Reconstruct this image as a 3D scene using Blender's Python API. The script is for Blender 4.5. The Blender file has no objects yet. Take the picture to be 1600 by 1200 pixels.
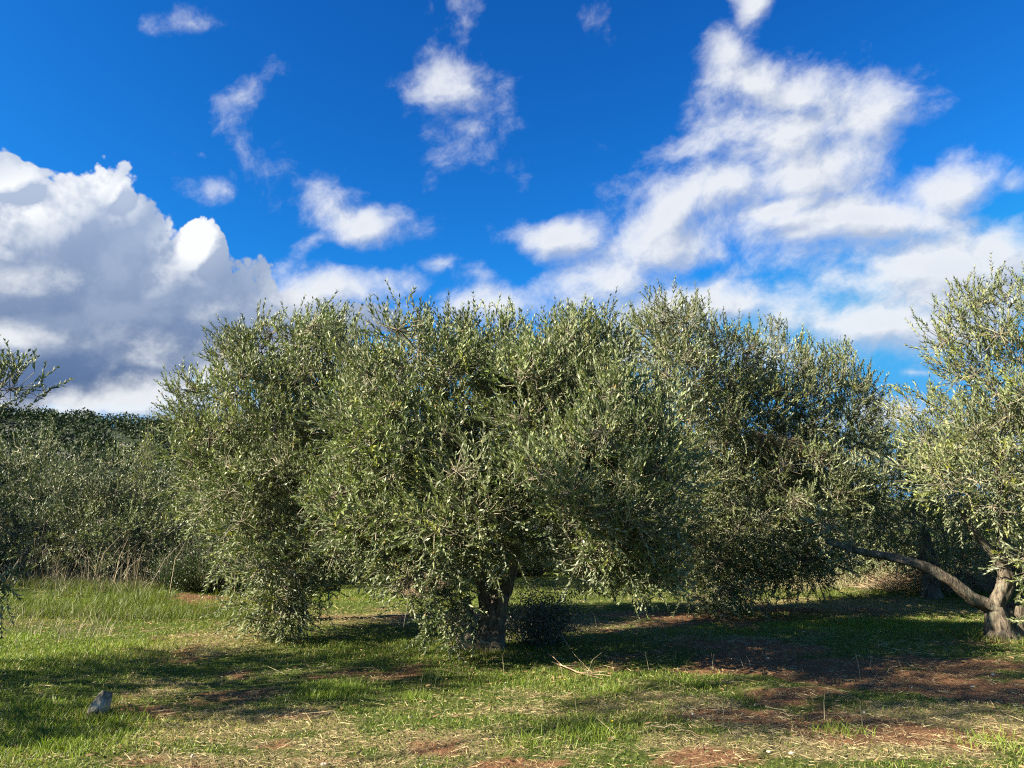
import bpy, math
import numpy as np
from mathutils import Vector, Matrix

# ------------------------------------------------------------------ camera, world, sun, exposure
S = bpy.context.scene
COL = S.collection
CAM_H = 1.55
F_PX = 1155.0
PITCH = math.atan(215.0 / F_PX)
cam_d = bpy.data.cameras.new("camera")
cam_d.sensor_width = 36.0
cam_d.lens = 36.0 * F_PX / 1600.0
cam_d.clip_start = 0.05
cam_d.clip_end = 20000.0
cam = bpy.data.objects.new("camera", cam_d)
COL.objects.link(cam)
cam.location = (0, 0, CAM_H)
cam.rotation_euler = (math.pi / 2 + PITCH, 0, 0)
S.camera = cam

S.render.engine = 'CYCLES'
S.view_settings.view_transform = 'Standard'
S.view_settings.look = 'None'
S.view_settings.exposure = 1.9
S.view_settings.gamma = 1.0
S.cycles.max_bounces = 5
S.cycles.diffuse_bounces = 3
S.cycles.glossy_bounces = 2
S.cycles.transmission_bounces = 3
S.cycles.transparent_max_bounces = 4
S.cycles.use_denoising = False
S.cycles.pixel_filter_type = 'BLACKMAN_HARRIS'
S.cycles.filter_width = 1.15
S.cycles.use_adaptive_sampling = False
S.cycles.sample_clamp_indirect = 4.0

SUN_EL = 30.0
SUN_AZ = 247.0            # clockwise from +Y (the view direction): from the left, a little behind the camera
SUN_STRENGTH = 5.0
sd = Vector((math.sin(math.radians(SUN_AZ)) * math.cos(math.radians(SUN_EL)),
             math.cos(math.radians(SUN_AZ)) * math.cos(math.radians(SUN_EL)),
             math.sin(math.radians(SUN_EL))))
sun_d = bpy.data.lights.new("sun", 'SUN')
sun_d.energy = SUN_STRENGTH
sun_d.angle = math.radians(0.5)
sun_d.color = (1.0, 0.90, 0.74)
sun = bpy.data.objects.new("sun", sun_d)
COL.objects.link(sun)
sun.rotation_euler = sd.to_track_quat('Z', 'Y').to_euler()
sun.location = sd * 60

def ray(px, py):
    u = (px - 800.0) / F_PX
    v = (600.0 - py) / F_PX
    return Vector((u, math.cos(PITCH) - v * math.sin(PITCH), math.sin(PITCH) + v * math.cos(PITCH)))

def at(px, py, Y):
    """the point of the place that stands at depth Y on the sight line through px, py"""
    d = ray(px, py)
    t = Y / d.y
    return Vector((d.x * t, Y, CAM_H + d.z * t))

# ---- sky: Nishita, graded towards the deep blue of an autumn afternoon, with clouds laid out by direction
world = bpy.data.worlds.new("World")
S.world = world
world.use_nodes = True
WT = world.node_tree
WT.nodes.clear()

class NT:
    """small helper for writing node trees"""
    def __init__(self, tree):
        self.t = tree
    def n(self, kind, **kw):
        nd = self.t.nodes.new(kind)
        for k, v in kw.items():
            setattr(nd, k, v)
        return nd
    def put(self, sock, v):
        if isinstance(v, bpy.types.NodeSocket):
            self.t.links.new(v, sock)
        elif v is not None:
            sock.default_value = v
    def math(self, op, a, b=None, c=None, clamp=False):
        nd = self.n('ShaderNodeMath', operation=op, use_clamp=clamp)
        self.put(nd.inputs[0], a); self.put(nd.inputs[1], b); self.put(nd.inputs[2], c)
        return nd.outputs[0]
    def vm(self, op, a, b=None, out=0, scale=None):
        nd = self.n('ShaderNodeVectorMath', operation=op)
        self.put(nd.inputs[0], a); self.put(nd.inputs[1], b)
        if scale is not None:
            self.put(nd.inputs['Scale'], scale)
        return nd.outputs[out]
    def noise(self, vec, scale, detail=4, rough=0.55, out='Fac', lac=2.0, dist=0.0):
        nd = self.n('ShaderNodeTexNoise')
        self.put(nd.inputs['Vector'], vec)
        nd.inputs['Scale'].default_value = scale
        nd.inputs['Detail'].default_value = detail
        nd.inputs['Roughness'].default_value = rough
        nd.inputs['Lacunarity'].default_value = lac
        nd.inputs['Distortion'].default_value = dist
        return nd.outputs[out]
    def rng(self, v, a, b, c=0.0, d=1.0, smooth=False):
        nd = self.n('ShaderNodeMapRange')
        if smooth: nd.interpolation_type = 'SMOOTHSTEP'
        self.put(nd.inputs['Value'], v)
        nd.inputs['From Min'].default_value = a; nd.inputs['From Max'].default_value = b
        nd.inputs['To Min'].default_value = c; nd.inputs['To Max'].default_value = d
        return nd.outputs[0]
    def mix(self, f, a, b, mode='MIX'):
        nd = self.n('ShaderNodeMix', data_type='RGBA', blend_type=mode)
        self.put(nd.inputs[0], f)
        self.put(nd.inputs[6], a); self.put(nd.inputs[7], b)
        return nd.outputs[2]
    def sep(self, v):
        nd = self.n('ShaderNodeSeparateXYZ'); self.put(nd.inputs[0], v)
        return nd.outputs
    def comb(self, x, y, z):
        nd = self.n('ShaderNodeCombineXYZ')
        self.put(nd.inputs[0], x); self.put(nd.inputs[1], y); self.put(nd.inputs[2], z)
        return nd.outputs[0]

# soft clouds: (px, py, half-width, half-height, tilt, density)
SOFT_ = [
    (1168, 5, 24, 60, -8, .85), (1148, 75, 36, 50, 30, .85), (1185, 125, 60, 50, 10, .8),
    (1252, 150, 60, 50, 0, .8), (1120, 225, 130, 38, 28, .6), (1225, 215, 150, 70, 20, .85),
    (1375, 185, 85, 40, 18, .8), (1260, 265, 120, 55, 25, .9), (1060, 325, 170, 38, 32, .85),
    (1030, 390, 130, 45, 20, .95), (1130, 290, 120, 45, 30, .85), (1215, 325, 90, 30, 28, .95),
    (1330, 345, 190, 40, 10, .95), (1490, 290, 85, 42, 20, .9), (1450, 430, 190, 85, 8, 1.0),
    (1570, 410, 120, 65, 10, 1.0), (1380, 515, 190, 45, 0, .95), (1110, 470, 190, 50, 0, .85),
    (960, 440, 110, 50, 25, .9), (865, 378, 75, 30, 5, .9), (745, 430, 42, 15, 10, .55), (690, 412, 24, 13, 10, .5),
    (588, 354, 68, 30, -5, .85), (520, 320, 45, 42, 60, .45), (488, 378, 36, 14, 45, .45),
    (708, 130, 66, 52, -55, .66), (712, 195, 62, 45, -30, .48), (738, 18, 46, 26, -25, .34),
    (362, 160, 56, 28, 38, .5), (330, 212, 40, 15, 40, .38), (395, 255, 58, 36, -35, .48), (306, 242, 34, 12, 5, .45),
    (328, 292, 42, 18, 0, .55), (284, 42, 42, 16, -15, .36), (930, 22, 22, 28, 20, .36), (1240, 75, 25, 25, 50, .3),
    (945, 228, 24, 16, -35, .36), (1440, 130, 50, 16, 15, .33), (1460, 170, 35, 13, -10, .3), (1590, 275, 30, 22, 0, .5),
    (525, 448, 90, 34, 5, .85), (432, 430, 32, 22, 40, .45), (648, 440, 22, 20, 0, .5), (655, 480, 60, 22, 0, .6),
    (780, 475, 100, 34, 0, .75), (1235, 437, 45, 22, -10, .4), (1425, 580, 60, 9, 3, .5), (1400, 640, 70, 26, 0, .8), (1500, 660, 200, 24, 0, .6),
    (900, 560, 500, 40, 0, .7),
    # bright clouds in front of and below the cumulus
    (200, 632, 240, 36, 4, 1.0), (330, 600, 110, 36, 12, .8), (0, 522, 125, 24, -12, .8), (30, 432, 80, 28, 5, .6), (335, 476, 38, 22, 15, .6),
]
SOFT = [(a, b, c * 1.03, d * 1.03, e, f * (1.0 if f > .65 else .72)) for (a, b, c, d, e, f) in SOFT_]
# the cumulus at the left
HARD = [
    (-60, 400, 260, 160, 0, 1), (90, 370, 140, 118, 20, 1), (185, 420, 100, 95, 0, 1), (160, 305, 55, 48, 0, .8), (20, 290, 75, 40, 0, .9),
    (310, 392, 52, 52, 0, 1), (240, 490, 200, 120, -4, 1), (60, 540, 330, 95, 0, 1), (410, 505, 150, 62, 0, .9), (560, 500, 90, 40, 0, .6),
]

ANGLES = (-35, 0, 20, 40)

def blob_field(h, p, blobs):
    """smooth union of soft ellipses; p = direction / its y component"""
    rot = {}
    acc = None
    for (px, py, rx, ry, ang, wt) in blobs:
        q = min(ANGLES, key=lambda z: abs(z - ang))
        if q not in rot:
            if q == 0:
                rot[q] = p
            else:
                r = math.radians(q)
                rot[q] = h.comb(h.vm('DOT_PRODUCT', p, (math.cos(r), 0, math.sin(r)), out='Value'), 0.0,
                                h.vm('DOT_PRODUCT', p, (-math.sin(r), 0, math.cos(r)), out='Value'))
        d = ray(px, py)
        k = 1.45 / F_PX / d.y
        cx, cz = d.x / d.y, d.z / d.y
        r = math.radians(q)
        cx, cz = cx * math.cos(r) + cz * math.sin(r), -cx * math.sin(r) + cz * math.cos(r)
        sx, sz = 1 / (rx * k), 1 / (ry * k)
        nd = h.n('ShaderNodeVectorMath', operation='MULTIPLY_ADD')
        h.put(nd.inputs[0], rot[q]); nd.inputs[1].default_value = (sx, 0, sz); nd.inputs[2].default_value = (-cx * sx, 0, -cz * sz)
        ln = h.vm('LENGTH', nd.outputs[0], out='Value')
        e = h.math('MULTIPLY_ADD', ln, -wt, wt)
        acc = e if acc is None else h.math('SMOOTH_MAX', acc, e, 0.12)
    return acc

def gnomonic(h, v):
    s_ = h.sep(v)
    y = h.math('MAXIMUM', s_[1], 0.05)
    return h.comb(h.math('DIVIDE', s_[0], y), 0.0, h.math('DIVIDE', s_[2], y))

def blob_group(name, blobs, warp_amt, fine_amt, fine_scale, sy, soft):
    g = bpy.data.node_groups.new(name, 'ShaderNodeTree')
    g.interface.new_socket('Vector', in_out='INPUT', socket_type='NodeSocketVector')
    g.interface.new_socket('Density', in_out='OUTPUT', socket_type='NodeSocketFloat')
    h = NT(g)
    gi = h.n('NodeGroupInput'); go = h.n('NodeGroupOutput')
    v = gi.outputs[0]
    w1 = h.noise(v, 6.0, 3 if soft else 2, 0.6, 'Color')
    vw = h.vm('ADD', v, h.vm('SCALE', h.vm('SUBTRACT', w1, (0.5, 0.5, 0.5)), scale=warp_amt))
    acc = blob_field(h, gnomonic(h, vw), blobs)
    if soft:
        # streaks rise to the right like the real cloud's
        st = h.comb(h.vm('DOT_PRODUCT', vw, (0.9, 0, 0.42), out='Value'), h.sep(vw)[1],
                    h.vm('DOT_PRODUCT', vw, (-0.42 * 1.3, 0, 0.9 * 1.3), out='Value'))
        n = h.noise(st, fine_scale, 8, 0.62, lac=2.1)
    else:
        n = h.noise(vw, fine_scale, 6, 0.62)
        vo = h.n('ShaderNodeTexVoronoi', feature='F1'); h.put(vo.inputs['Vector'], vw)
        vo.inputs['Scale'].default_value = 26; vo.inputs['Detail'].default_value = 3.0
        vo.inputs['Roughness'].default_value = 0.6
        n = h.math('ADD', h.math('MULTIPLY', n, 0.6), h.math('MULTIPLY', h.math('SUBTRACT', 0.7, vo.outputs['Distance']), 0.45))
    h.put(go.inputs[0], h.math('ADD', acc, h.math('MULTIPLY', h.math('SUBTRACT', n, 0.5), fine_amt)))
    return g

g_soft = blob_group('soft_cloud_density', SOFT, 0.06, 1.6, 11.5, 1.7, True)
g_hard = blob_group('cumulus_density', HARD, 0.045, 0.44, 9.0, 1.0, False)

W = NT(WT)
tc = W.n('ShaderNodeTexCoord')
vdir = tc.outputs['Generated']
sky = W.n('ShaderNodeTexSky', sky_type='NISHITA', sun_disc=False)
sky.sun_elevation = math.radians(SUN_EL)
sky.sun_rotation = math.radians(SUN_AZ)
sky.altitude = 100; sky.air_density = 1.0; sky.dust_density = 0.6; sky.ozone_density = 2.0
sc = W.n('ShaderNodeSeparateColor'); W.put(sc.inputs[0], sky.outputs[0])
def grade(x, mul, gam, cap):
    x = W.math('POWER', W.math('MULTIPLY', x, 0.1), gam)
    return W.math('MINIMUM', W.math('MULTIPLY', x, mul * 10), cap * 10)
cc = W.n('ShaderNodeCombineColor')
W.put(cc.inputs[0], grade(sc.outputs[0], 0.72, 1.90, .11))
W.put(cc.inputs[1], grade(sc.outputs[1], 2.19, 1.50, .42))
W.put(cc.inputs[2], grade(sc.outputs[2], 2.47, 1.20, .86))
skycol = cc.outputs[0]
xyz = W.sep(vdir)

def dens(g, v):
    nd = W.n('ShaderNodeGroup'); nd.node_tree = g
    W.put(nd.inputs[0], v)
    return nd.outputs[0]

D1 = dens(g_soft, vdir); D1o = dens(g_soft, W.vm('ADD', vdir, (-0.018, 0.0, 0.024)))
H1 = dens(g_hard, vdir); H1o = dens(g_hard, W.vm('ADD', vdir, (-0.016, 0.0, 0.016)))
# clouds elsewhere round the sky, beyond the photograph's frame
gen = W.noise(vdir, 2.6, 5, 0.6)
a_g = W.rng(gen, 0.52, 0.68, 0, 0.7, True)
sky_far = W.mix(a_g, skycol, (6.0, 6.3, 6.9, 1))
# soft clouds
a_s = W.rng(D1, 0.02, 0.80, 0, 0.95, True)
sh = W.rng(W.math('SUBTRACT', D1o, D1), -0.20, 0.30, 1.0, 0.0)
sh2 = W.math('ADD', W.math('MULTIPLY', sh, 0.72), W.rng(D1, 0.3, 1.3, 0.28, 0.0))
soft_col = W.mix(sh2, (3.8, 4.6, 6.3, 1), (9.0, 9.2, 9.4, 1))
front = W.mix(a_s, skycol, soft_col)
# cumulus: white where it faces the sun, blue grey body, darker towards the base
a_h = W.rng(H1, 0.10, 0.155, 0, 1.0, True)
pg = gnomonic(W, vdir)
LIT = [(15, 318, 185, 78, 20, 1.1), (140, 285, 70, 40, -10, 1.1), (305, 375, 55, 55, 20, 1.3), (195, 305, 32, 40, 0, 1.2), (-10, 400, 50, 60, 0, .8), (260, 425, 40, 24, 40, .7)]
lit = W.rng(blob_field(W, pg, LIT), 0.0, 0.9, 0.0, 1.0)
relief = W.rng(W.math('SUBTRACT', H1o, H1), -0.16, 0.08, 1.0, 0.0)
hl = W.math('MULTIPLY', lit, W.math('ADD', 0.18, W.math('MULTIPLY', relief, 0.95)), clamp=True)
body = W.mix(W.rng(xyz[2], 0.16, 0.42, 0, 1), (1.0, 1.7, 3.3, 1), (3.9, 5.0, 7.1, 1))
bn = W.noise(vdir, 6.0, 5, 0.55)
body = W.mix(W.rng(bn, 0.45, 0.75, 0, 0.22), body, (6.0, 6.7, 7.8, 1))
body = W.mix(W.math('MULTIPLY', relief, 0.16), body, (7.0, 7.8, 9.0, 1))
hard_col = W.mix(hl, body, (9.4, 9.6, 9.9, 1))
front_left = W.mix(a_s, W.mix(a_h, skycol, hard_col), soft_col)

def bg(c):
    nd = W.n('ShaderNodeBackground'); W.put(nd.inputs[0], W.vm('SCALE', c, scale=0.56)); nd.inputs[1].default_value = 0.05
    return nd.outputs[0]
def mixs(f, a, b):
    nd = W.n('ShaderNodeMixShader'); W.put(nd.inputs[0], f)
    WT.links.new(a, nd.inputs[1]); WT.links.new(b, nd.inputs[2])
    return nd.outputs[0]
is_left = W.math('LESS_THAN', W.sep(pg)[0], 0.0)
in_view = W.math('MULTIPLY', W.math('GREATER_THAN', xyz[1], 0.45), W.math('GREATER_THAN', xyz[2], -0.03))
f_soft = bg(front); f_left = bg(front_left)
out = mixs(in_view, bg(sky_far), mixs(is_left, f_soft, f_left))
wo = W.n('ShaderNodeOutputWorld'); WT.links.new(out, wo.inputs[0])
world.cycles.sampling_method = 'MANUAL'
world.cycles.sample_map_resolution = 512
#@@GEOM

# ------------------------------------------------------------------ helpers
def tag(o, label=None, cat=None, group=None, kind=None):
    if label: o['label'] = label
    if cat: o['category'] = cat
    if group: o['group'] = group
    if kind: o['kind'] = kind
    return o

def mesh_np(name, verts, faces, mats, parent=None, col=None, smooth=False, mat_idx=None, attrs=None):
    """verts (N,3); faces = array (M,3), (M,4) or a list of such arrays"""
    if not isinstance(faces, (list, tuple)):
        faces = [faces]
    faces = [np.asarray(f, dtype=np.int32) for f in faces if len(f)]
    me = bpy.data.meshes.new(name)
    verts = np.ascontiguousarray(verts, dtype=np.float32)
    me.vertices.add(len(verts))
    me.vertices.foreach_set('co', verts.ravel())
    loops = np.concatenate([f.ravel() for f in faces])
    tot = np.concatenate([np.full(len(f), f.shape[1], dtype=np.int32) for f in faces])
    start = np.concatenate([[0], np.cumsum(tot)[:-1]]).astype(np.int32)
    me.loops.add(len(loops)); me.loops.foreach_set('vertex_index', loops)
    me.polygons.add(len(tot)); me.polygons.foreach_set('loop_start', start)
    me.polygons.foreach_set('loop_total', tot)
    if mat_idx is not None:
        me.polygons.foreach_set('material_index', np.asarray(mat_idx, dtype=np.int32))
    me.update(calc_edges=True)
    if smooth:
        me.polygons.foreach_set('use_smooth', np.ones(len(tot), dtype=bool))
    if col is not None:
        a = me.attributes.new('col', 'FLOAT_COLOR', 'POINT')
        c4 = np.ones((len(verts), 4), dtype=np.float32); c4[:, :3] = col
        a.data.foreach_set('color', c4.ravel())
    for k, v in (attrs or {}).items():
        a = me.attributes.new(k, 'FLOAT', 'POINT')
        a.data.foreach_set('value', np.ascontiguousarray(v, dtype=np.float32))
    for m in (mats if isinstance(mats, (list, tuple)) else [mats]):
        me.materials.append(m)
    o = bpy.data.objects.new(name, me)
    COL.objects.link(o)
    if parent is not None:
        o.parent = parent
    return o

def empty(name, loc):
    o = bpy.data.objects.new(name, None)
    COL.objects.link(o)
    o.location = loc
    o.empty_display_size = 0.3
    return o

def norm(a):
    return a / np.maximum(np.linalg.norm(a, axis=-1, keepdims=True), 1e-9)

_T = np.random.default_rng(11).random((256, 256))
def vnoise(x, y):
    xi = np.floor(x).astype(int); yi = np.floor(y).astype(int)
    fx = x - xi; fy = y - yi
    fx = fx * fx * (3 - 2 * fx); fy = fy * fy * (3 - 2 * fy)
    a = _T[xi & 255, yi & 255]; b = _T[(xi + 1) & 255, yi & 255]
    c = _T[xi & 255, (yi + 1) & 255]; d = _T[(xi + 1) & 255, (yi + 1) & 255]
    return (a * (1 - fx) + b * fx) * (1 - fy) + (c * (1 - fx) + d * fx) * fy
def fbm(x, y, o=4):
    s = 0; a = .5; t = 0
    for i in range(o):
        s = s + a * vnoise(x + 17.3 * i, y - 9.1 * i); t += a; a *= .5; x = x * 2.03; y = y * 2.03
    return s / t
def sstep(a, b, x):
    t = np.clip((x - a) / (b - a), 0, 1)
    return t * t * (3 - 2 * t)

# ------------------------------------------------------------------ the lie of the land
def ground_z(x, y):
    x = np.asarray(x, dtype=float); y = np.asarray(y, dtype=float)
    near = sstep(90, 40, np.hypot(x, y))
    z = (fbm(x * .22 + 3, y * .22, 3) - .5) * .16 * near
    z = z + (fbm(x * 1.5, y * 1.5 + 40, 3) - .5) * .05 * near
    # a low bank with uncut grass at the far left, and one at the far right
    z = z + .22 * np.exp(-(((x + 9.5) / 3.4) ** 2 + ((y - 15.0) / 2.6) ** 2))
    z = z + .22 * np.exp(-(((x - 9.5) / 3.0) ** 2 + ((y - 18.0) / 2.0) ** 2))
    return z

def gp(px, py):
    """where the sight line through px, py meets level ground"""
    d = ray(px, py); t = -CAM_H / d.z
    return d.x * t, d.y * t

# patches: (px, py, radius x, radius y in metres, weight): bare red soil and dry cut straw, placed on the ground
SOIL = [(300, 1030, .35, .9, .62), (240, 1110, .3, .3, .5), (1420, 1150, 1.6, .35, .62), (1250, 1085, 1.2, .35, .6), (1560, 1175, .7, .25, .5), (560, 1185, .8, .15, .5), (980, 1185, .8, .15, .5), (1320, 1045, 1.9, .50, .85), (1180, 1020, 1.1, .8, .8), (1060, 965, 1.5, .9, .9), (1500, 1080, 1.2, .5, .9), (1330, 1125, 1.3, .35, .6),
        (1150, 1190, 1.0, .30, .6), (1480, 1170, .8, .2, .4), (860, 1190, .7, .18, .65), (430, 1165, .55, .22, .5), (330, 1080, .5, 1.0, .45),
        (350, 945, 1.0, 1.0, .95), (300, 1200, .7, .2, .5), (470, 1050, .5, .4, .4), (1270, 985, .9, .4, .4), (640, 965, 1.1, .35, .55),
        (1000, 1020, .8, .4, .35), (1560, 1010, 1.0, .5, .6), (690, 1170, .5, .2, .5), (1430, 925, 2, .6, .5), (1400, 1060, 1.6, .5, .7), (1250, 950, 1.6, .5, .5)]
STRAW = [(360, 1130, .9, .5, 1.0), (250, 1150, .3, .5, .8), (600, 1160, 1.3, .3, .8), (560, 968, 2.2, .7, 1.0), (900, 975, 1.6, .8, .8), (760, 1110, 1.6, .5, .35),
         (1050, 1100, .9, .5, .7), (1350, 1165, 1.6, .35, .9), (1200, 1130, 1.2, .4, .8), (1560, 1130, .8, .4, .8), (1300, 945, 2.5, 1.4, .9), (1180, 1000, 1.2, .5, .5),
         (330, 1000, .8, 1.3, .95), (250, 1080, .35, .7, .8), (1450, 1110, 1.0, .3, .6), (420, 1190, 1.5, .2, .7), (60, 975, 2.0, 1.2, .25), (1380, 915, 3.0, 1.4, .9), (900, 1080, .8, .3, .4)]
LUSH = [(90, 1030, 1.6, 1.5, .9), (80, 1140, .8, .8, 1.0), (520, 1080, .28, .28, 1.0), (650, 1010, 2.0, .9, .8), (1380, 980, 2.6, .9, .9), (930, 1130, .7, .3, .55),
        (180, 960, 2.4, 1.5, .9), (550, 935, 3, 1.0, .9), (860, 1060, 1.2, .5, .5), (1070, 1050, .7, .5, .4), (1300, 925, 2, .6, .6)]
def patches(P, x, y):
    m = 0
    for (px, py, rx, ry, w) in P:
        cx, cy = gp(px, py)
        m = np.maximum(m, w * np.exp(-(((x - cx) / rx) ** 2 + ((y - cy) / ry) ** 2)))
    return m
def cover(x, y):
    n = fbm(x * 1.7 + 50, y * 1.7, 4); n2 = fbm(x * 3.9 - 20, y * 3.9 + 7, 3); n3 = fbm(x * .5, y * .5, 3)
    so = np.clip(patches(SOIL, x, y) * 1.15 + (n - .5) * 1.9 - .08, 0, 1)
    st = np.clip(patches(STRAW, x, y) * .95 + (n2 - .5) * 1.1 + .12, 0, 1)
    lu = np.clip(patches(LUSH, x, y) + (n - .5) * .9 + .16 - so * .5, 0, 1)
    return so, st, lu

# ------------------------------------------------------------------ materials
def new_mat(name):
    m = bpy.data.materials.new(name); m.use_nodes = True
    m.node_tree.nodes.clear()
    h = NT(m.node_tree)
    o = h.n('ShaderNodeOutputMaterial')
    return m, h, o
def principled(h, base, rough, spec=.5, normal=None):
    p = h.n('ShaderNodeBsdfPrincipled')
    h.put(p.inputs['Base Color'], base); h.put(p.inputs['Roughness'], rough)
    p.inputs['Specular IOR Level'].default_value = spec
    if normal is not None: h.put(p.inputs['Normal'], normal)
    return p.outputs[0]
def leaf_mat(name, under=None, trans=.25, rough=.42, spec=.5, tmul=(1.3, 1.5, .5)):
    m, h, o = new_mat(name)
    at_ = h.n('ShaderNodeAttribute', attribute_name='col')
    base = at_.outputs['Color']
    if under is not None:
        geo = h.n('ShaderNodeNewGeometry')
        un = h.mix(.5, under, base)
        base = h.mix(geo.outputs['Backfacing'], base, un)
    p = principled(h, base, rough, spec)
    t = h.n('ShaderNodeBsdfTranslucent')
    h.put(t.inputs[0], h.mix(1.0, at_.outputs['Color'], (*tmul, 1), 'MULTIPLY'))
    mx = h.n('ShaderNodeMixShader'); mx.inputs[0].default_value = trans
    h.t.links.new(p, mx.inputs[1]); h.t.links.new(t.outputs[0], mx.inputs[2])
    h.t.links.new(mx.outputs[0], o.inputs[0])
    return m
M_OLIVE = leaf_mat('olive_leaf', under=(.335, .365, .235, 1), trans=.16, rough=.50, spec=.42)
M_SHRUB = leaf_mat('shrub_leaf', trans=.2, rough=.45)
M_GRASS = leaf_mat('grass_blade', trans=.35, rough=.5, spec=.3, tmul=(1.2, 1.3, .6))
M_STRAW = leaf_mat('dry_straw', trans=.15, rough=.7, spec=.2, tmul=(1, 1, .9))
M_PINE = leaf_mat('pine_needles', trans=.1, rough=.6, spec=.2)

def bark_mat():
    m, h, o = new_mat('olive_bark')
    tc_ = h.n('ShaderNodeTexCoord'); v = tc_.outputs['Object']
    st = h.n('ShaderNodeMapping'); h.put(st.inputs[0], v); st.inputs['Scale'].default_value = (1, 1, .28)
    n1 = h.noise(st.outputs[0], 26, 6, .65, dist=.8)
    n2 = h.noise(v, 5, 4, .6)
    c = h.mix(h.rng(n1, .36, .64, 0, 1), (.030, .023, .017, 1), (.19, .155, .11, 1))
    c = h.mix(h.rng(n2, .5, .66, 0, .55), c, (.20, .20, .14, 1))
    b = h.n('ShaderNodeBump'); b.inputs['Strength'].default_value = .9; b.inputs['Distance'].default_value = .03
    h.put(b.inputs['Height'], n1)
    h.t.links.new(principled(h, c, .85, .2, b.outputs[0]), o.inputs[0])
    return m
M_BARK = bark_mat()
def twig_mat(name, c1, c2):
    m, h, o = new_mat(name)
    tc_ = h.n('ShaderNodeTexCoord')
    n = h.noise(tc_.outputs['Object'], 4, 3, .6)
    h.t.links.new(principled(h, h.mix(h.rng(n, .4, .6), c1, c2), .7, .25), o.inputs[0])
    return m
M_TWIG = twig_mat('olive_twig', (.13, .11, .075, 1), (.32, .29, .19, 1))
M_STICK = twig_mat('dead_wood', (.20, .13, .08, 1), (.38, .30, .19, 1))

def ground_mat():
    m, h, o = new_mat('meadow_soil')
    geo = h.n('ShaderNodeNewGeometry'); v = geo.outputs['Position']
    aso = h.n('ShaderNodeAttribute', attribute_name='soil').outputs['Fac']
    ast = h.n('ShaderNodeAttribute', attribute_name='straw').outputs['Fac']
    f1 = h.noise(v, 14, 6, .7); f2 = h.noise(v, 55, 4, .7); f3 = h.noise(v, 3.1, 4, .6)
    red = h.mix(h.rng(f2, .35, .65), (.06, .030, .014, 1), (.29, .155, .078, 1))
    thatch = h.mix(h.rng(f2, .38, .66), (.07, .060, .024, 1), (.34, .27, .13, 1))
    green = h.mix(h.rng(f1, .35, .65), (.03, .042, .010, 1), (.10, .13, .025, 1))
    c = h.mix(h.rng(h.math('ADD', ast, h.math('MULTIPLY', h.math('SUBTRACT', f1, .5), .9)), .35, .65), green, thatch)
    c = h.mix(h.rng(h.math('ADD', aso, h.math('MULTIPLY', h.math('SUBTRACT', f1, .5), .9)), .28, .55), c, red)
    b = h.n('ShaderNodeBump'); b.inputs['Strength'].default_value = 1.0; b.inputs['Distance'].default_value = .03
    h.put(b.inputs['Height'], h.math('ADD', f1, h.math('MULTIPLY', f2, .5)))
    h.t.links.new(principled(h, c, .95, .1, b.outputs[0]), o.inputs[0])
    return m
M_GROUND = ground_mat()

# ------------------------------------------------------------------ ground sheet, hill
def axis(lo, hi, step, far, k=1.35):
    a = list(np.arange(lo, hi + 1e-6, step)); s = step
    while a[-1] < far: s *= k; a.append(a[-1] + s)
    s = step; b = []
    x = lo
    while x > -far: s *= k; x -= s; b.append(x)
    return np.array(b[::-1] + a)
gx = axis(-10, 10, .07, 3000); gy = axis(3, 20, .07, 3000)
GX, GY = np.meshgrid(gx, gy)
GZ = ground_z(GX, GY)
so, st, lu = cover(GX.ravel(), GY.ravel())
# clods and small unevenness of the bare soil
GZ = GZ + (fbm(GX * 6, GY * 6, 3) - .5) * .06 * (so.reshape(GX.shape) + .2) * sstep(60, 20, np.hypot(GX, GY))
n0, n1_ = GX.shape
idx = np.arange(n0 * n1_).reshape(n0, n1_)
Fq = np.stack([idx[:-1, :-1], idx[:-1, 1:], idx[1:, 1:], idx[1:, :-1]], -1).reshape(-1, 4)
ground = mesh_np('ground', np.stack([GX, GY, GZ], -1).reshape(-1, 3), Fq, M_GROUND, smooth=True, attrs={'soil': so, 'straw': st})
tag(ground, 'grassy orchard ground with patches of red soil and dry straw', kind='structure')

def hill_h(x, y):
    # ridge falling away to the right, seen at the left beyond the orchard
    ridge = 40 - (x + 185) * .085 + 5 * (fbm(x * .012 + 4, y * .012, 3) - .5)
    ridge = np.where(x > 0, ridge * np.exp(-(x / 120.0) ** 2), ridge)
    prof = sstep(95, 275, y)
    back = 1 - sstep(330, 700, y) * .6
    return ridge * prof * back - 2.0 + (fbm(x * .05, y * .05, 3) - .5) * 2.5 * prof
hx = np.arange(-620, 330, 8.0); hy = np.arange(85, 700, 8.0)
HX, HY = np.meshgrid(hx, hy); HZ = hill_h(HX, HY)
m, h, o = new_mat('hill_scrub')
geo = h.n('ShaderNodeNewGeometry')
f1 = h.noise(geo.outputs['Position'], .06, 5, .65); f2 = h.noise(geo.outputs['Position'], .5, 5, .7)
c = h.mix(h.rng(f2, .35, .65), (.014, .022, .010, 1), (.035, .048, .020, 1))
c = h.mix(h.rng(h.math('ADD', f1, h.math('MULTIPLY', f2, .5)), .82, .9), c, (.12, .12, .115, 1))
h.t.links.new(principled(h, c, .95, .1), o.inputs[0])
M_HILL = m
i2 = np.arange(HX.size).reshape(HX.shape)
hill = mesh_np('hill', np.stack([HX, HY, HZ], -1).reshape(-1, 3),
               np.stack([i2[:-1, :-1], i2[:-1, 1:], i2[1:, 1:], i2[1:, :-1]], -1).reshape(-1, 4), M_HILL, smooth=True)
tag(hill, 'scrubby hillside with grey rocky terraces beyond the orchard', kind='structure')

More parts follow.
